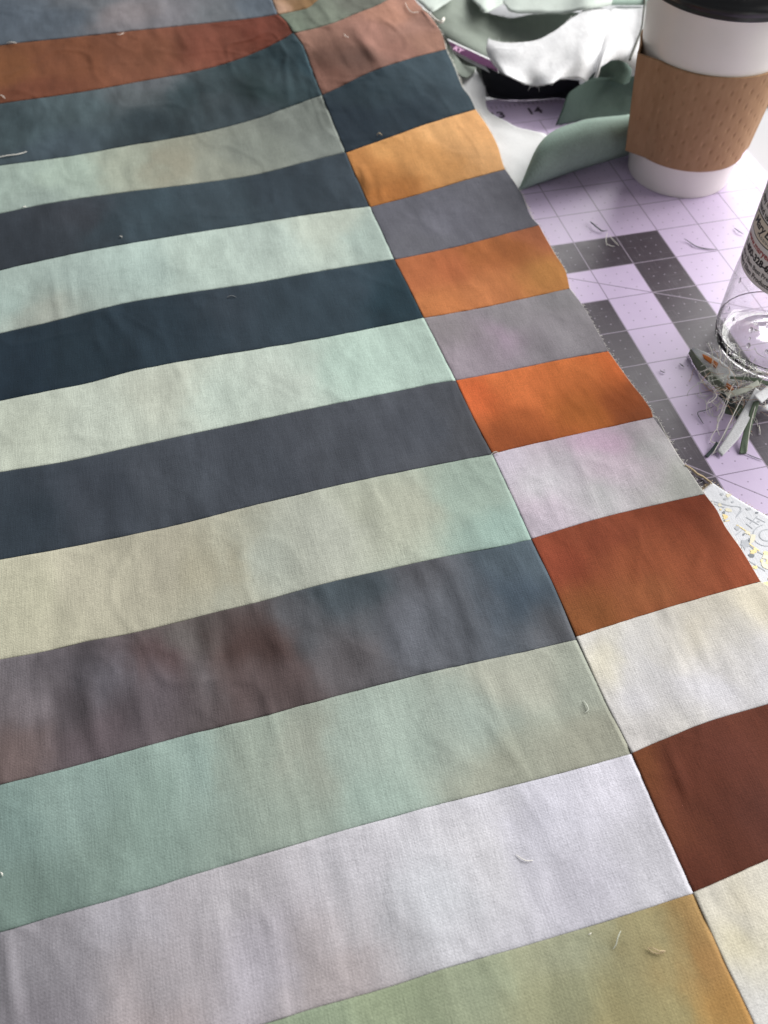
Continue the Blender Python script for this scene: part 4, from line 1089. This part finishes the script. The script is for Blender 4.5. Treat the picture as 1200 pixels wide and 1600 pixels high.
def spray_bottle():
    cx, cy, Rb = 2.64, -5.12, 1.2
    root = empty('spray_bottle', (cx, cy, 0.0))
    tag(root, 'clear plastic bottle with a silver printed label at the right edge', 'bottle')
    pet, nt, b = new_mat('clear_pet')
    b.inputs['Base Color'].default_value = (.99, .99, .99, 1)
    b.inputs['Roughness'].default_value = .02
    b.inputs['IOR'].default_value = 1.20
    b.inputs['Coat Weight'].default_value = .8
    b.inputs['Coat IOR'].default_value = 1.5
    b.inputs['Coat Roughness'].default_value = .03
    b.inputs['Transmission Weight'].default_value = 1.0
    outer = [(0.0, .22), (.30, .20), (.62, .10), (.80, .02), (.92, 0.0), (1.04, .03), (1.13, .12), (1.18, .25), (Rb, .45), (Rb, .8), (Rb - .005, 1.4), (Rb - .02, 1.7), (Rb - .03, 1.8), (Rb - .03, 4.9), (Rb - .08, 5.3), (Rb - .3, 5.8), (.6, 6.2), (.45, 6.4), (.45, 6.9)]
    q = resample(outer, 70)
    # the wall is a film too thin to bend light: it lets it through and mirrors the windows, more so at a grazing angle
    wall, wt, wb = new_mat('clear_bottle_wall')
    wt.nodes.remove(wb)
    tr = wt.nodes.new('ShaderNodeBsdfTransparent'); tr.inputs[0].default_value = (.965, .967, .962, 1)
    gl = wt.nodes.new('ShaderNodeBsdfGlossy'); gl.inputs['Roughness'].default_value = .10
    lw = wt.nodes.new('ShaderNodeLayerWeight')
    nz = wt.nodes.new('ShaderNodeTexNoise'); nz.inputs['Scale'].default_value = 1.6 / M; nz.inputs['Detail'].default_value = 3
    tc = wt.nodes.new('ShaderNodeTexCoord'); wt.links.new(tc.outputs['Object'], nz.inputs['Vector'])
    bu = wt.nodes.new('ShaderNodeBump'); bu.inputs['Strength'].default_value = .6; bu.inputs['Distance'].default_value = .0015
    wt.links.new(nz.outputs['Fac'], bu.inputs['Height']); wt.links.new(bu.outputs[0], gl.inputs['Normal'])
    df = wt.nodes.new('ShaderNodeBsdfDiffuse'); df.inputs[0].default_value = (.85, .85, .84, 1)
    fc = math_node(wt, 'POWER', lw.outputs['Facing'], 2.0)
    m1 = wt.nodes.new('ShaderNodeMixShader'); m2 = wt.nodes.new('ShaderNodeMixShader')
    wt.links.new(math_node(wt, 'ADD', math_node(wt, 'MULTIPLY', fc, .45), .04), m1.inputs[0])
    wt.links.new(tr.outputs[0], m1.inputs[1]); wt.links.new(gl.outputs[0], m1.inputs[2])
    wt.links.new(math_node(wt, 'ADD', math_node(wt, 'MULTIPLY', fc, .22), .03), m2.inputs[0])     # faint whitish haze, denser at grazing angles
    wt.links.new(m1.outputs[0], m2.inputs[1]); wt.links.new(df.outputs[0], m2.inputs[2])
    wt.links.new(m2.outputs[0], wt.nodes['Material Output'].inputs['Surface'])
    v, f = lathe([tuple(x) for x in q if x[1] > .40 and x[0] > .44], 112)
    link_mesh('bottle_body', v, f, wall, root)
    foot = [(0.0, .22), (.30, .20), (.62, .10), (.80, .02), (.92, 0.0), (1.04, .03), (1.13, .12), (1.18, .25), (Rb, .42),
            (Rb - .002, .42), (1.155, .27), (1.09, .17), (1.0, .10), (.90, .085), (.80, .10), (.62, .16), (.30, .25), (0.0, .27)]
    v, f = lathe([tuple(x) for x in resample(foot[:9], 40)] + [tuple(x) for x in resample(foot[9:], 40)], 112)
    link_mesh('bottle_foot', v, f, pet, root)
    # label
    lab = plain('silver_label', (.90, .90, .87), .38, 0.0, noise=.05, nscale=12)
    rl = Rb - .026
    z0, z1 = 1.91, 4.8
    V, Fc = lathe([(rl - .002, z0), (rl, z0 + .004)] + [(rl, z) for z in np.linspace(z0 + .05, z1 - .05, 8)] + [(rl, z1 - .004), (rl - .002, z1)], 128)
    link_mesh('bottle_label', V, Fc, lab, root)
    ink = plain('black_label_ink', (.02, .02, .02), .5)
    red = plain('red_label_ink', alb('#b0302c'), .5)
    cream = plain('cream_label_print', (.86, .80, .66), .45)
    def wrap(name, pts, faces, mat, th0, z, dz):
        w = []
        for x, y, _ in pts:
            a = th0 + x / rl
            w.append(((rl + dz) * math.cos(a), (rl + dz) * math.sin(a), z + y))
        o = link_mesh(name, w, faces, mat, root, smooth=False)
        return o
    T0 = math.radians(-206)
    def line(txt, size, z, mat=ink, th=T0, bold=0.0, shear=0.0, sp=1.0, dz=.004):
        v, f = text_mesh(txt, size, shear, bold, 'LEFT', sp)
        return wrap('label_text', v, f, mat, th, z, dz)
    line('Mary Ellen Products, Inc.', .135, 2.03, bold=.003)
    line('Mary Ellen Best Press is a trade', .125, 2.17, bold=.002)
    line('1-800-328-6294', .185, 2.34, bold=.008)
    line('www.maryellenproducts.com', .165, 2.53, red, bold=.003)
    # logo plate: dark border, cream field, script name
    def plate(th, w, z, h, mat, dz):
        n = 16; pts, fc = [], []
        for i in range(n + 1):
            x = w * i / n; e = 1 - .25 * abs(2 * i / n - 1) ** 3
            pts += [(x, -h / 2 * e, 0), (x, h / 2 * e, 0)]
        fc = [(2 * i, 2 * i + 2, 2 * i + 3, 2 * i + 1) for i in range(n)]
        wrap('logo_plate', pts, fc, mat, th, z, dz)
    plate(T0 - .02, .98, 2.85, .40, ink, .003)
    plate(T0 + .0, .93, 2.85, .36, cream, .005)
    line('Mary Ellen', .24, 2.89, ink, T0 + .05, .005, .35, .9, .007)
    line('P R O D U C T S', .075, 2.74, ink, T0 + .30, .002, 0, 1.0, .007)
    line('hand use', .165, 3.13, bold=.004)
    line('stay from', .165, 3.31, bold=.004)
    line('Ca', .175, 3.51, red, T0 + .42, .004)
    # water drops inside and on the wall
    drop = bpy.data.materials.new('water'); drop.use_nodes = True
    db = drop.node_tree.nodes['Principled BSDF']
    db.inputs['Roughness'].default_value = 0.0; db.inputs['IOR'].default_value = 1.33; db.inputs['Transmission Weight'].default_value = 1.0
    rng = random.Random(5)
    bmh = bmesh.new()
    bmesh.ops.create_icosphere(bmh, subdivisions=2, radius=1.0)
    dm = bpy.data.meshes.new('droplet'); bmh.to_mesh(dm); bmh.free()
    dm.materials.append(drop); dm.polygons.foreach_set('use_smooth', [True] * len(dm.polygons))
    for k in range(26):
        a = math.radians(rng.uniform(-215, -100)); z = rng.choice((rng.uniform(.25, 1.7), rng.uniform(.3, .9)))
        r = Rb - .035
        d = bpy.data.objects.new('water_drop', dm); col.objects.link(d); d.parent = root
        s = rng.uniform(.018, .05) * M
        d.location = Vector((r * math.cos(a), r * math.sin(a), z)) * M
        d.scale = (s * .6, s, s * rng.uniform(1.0, 1.9)); d.rotation_euler = (0, 0, a)
    for k in range(9):
        a = rng.uniform(0, 6.28); rad = rng.uniform(.2, .9)
        d = bpy.data.objects.new('water_drop', dm); col.objects.link(d); d.parent = root
        s = rng.uniform(.02, .07) * M
        d.location = Vector((rad * math.cos(a), rad * math.sin(a), .25 - .19 * (rad / .9) ** 2)) * M
        d.scale = (s, s, s * .5)
spray_bottle()

# dark edge glimpsed past the sleeve on the pale table
def dark_strip():
    P = np.array([(6.3, 3.95, 0), (8.0, 3.35, 0), (10.5, 2.7, 0)])
    q = resample(P, 12)
    V, Fc = [], []
    for i, p in enumerate(q):
        t = q[min(i + 1, 11)] - q[max(i - 1, 0)]; n = np.array([-t[1], t[0], 0]) / np.linalg.norm(t)
        for s, z in ((-.11, -.13), (-.11, .02), (.11, .06), (.11, -.13)):
            V.append(p + n * s + np.array([0, 0, z]))
    for i in range(11):
        for k in range(4):
            Fc.append((i * 4 + k, i * 4 + (k + 1) % 4, (i + 1) * 4 + (k + 1) % 4, (i + 1) * 4 + k))
    Fc += [(3, 2, 1, 0), (44, 45, 46, 47)]
    o = link_mesh('dark_strip', V, Fc, plain('dark_grey_rubber', alb('#33362f'), .6, noise=.1), origin=P[0], smooth=False)
    tag(o, 'dark grey strip lying on the pale table behind the kraft sleeve', 'strip')
dark_strip()
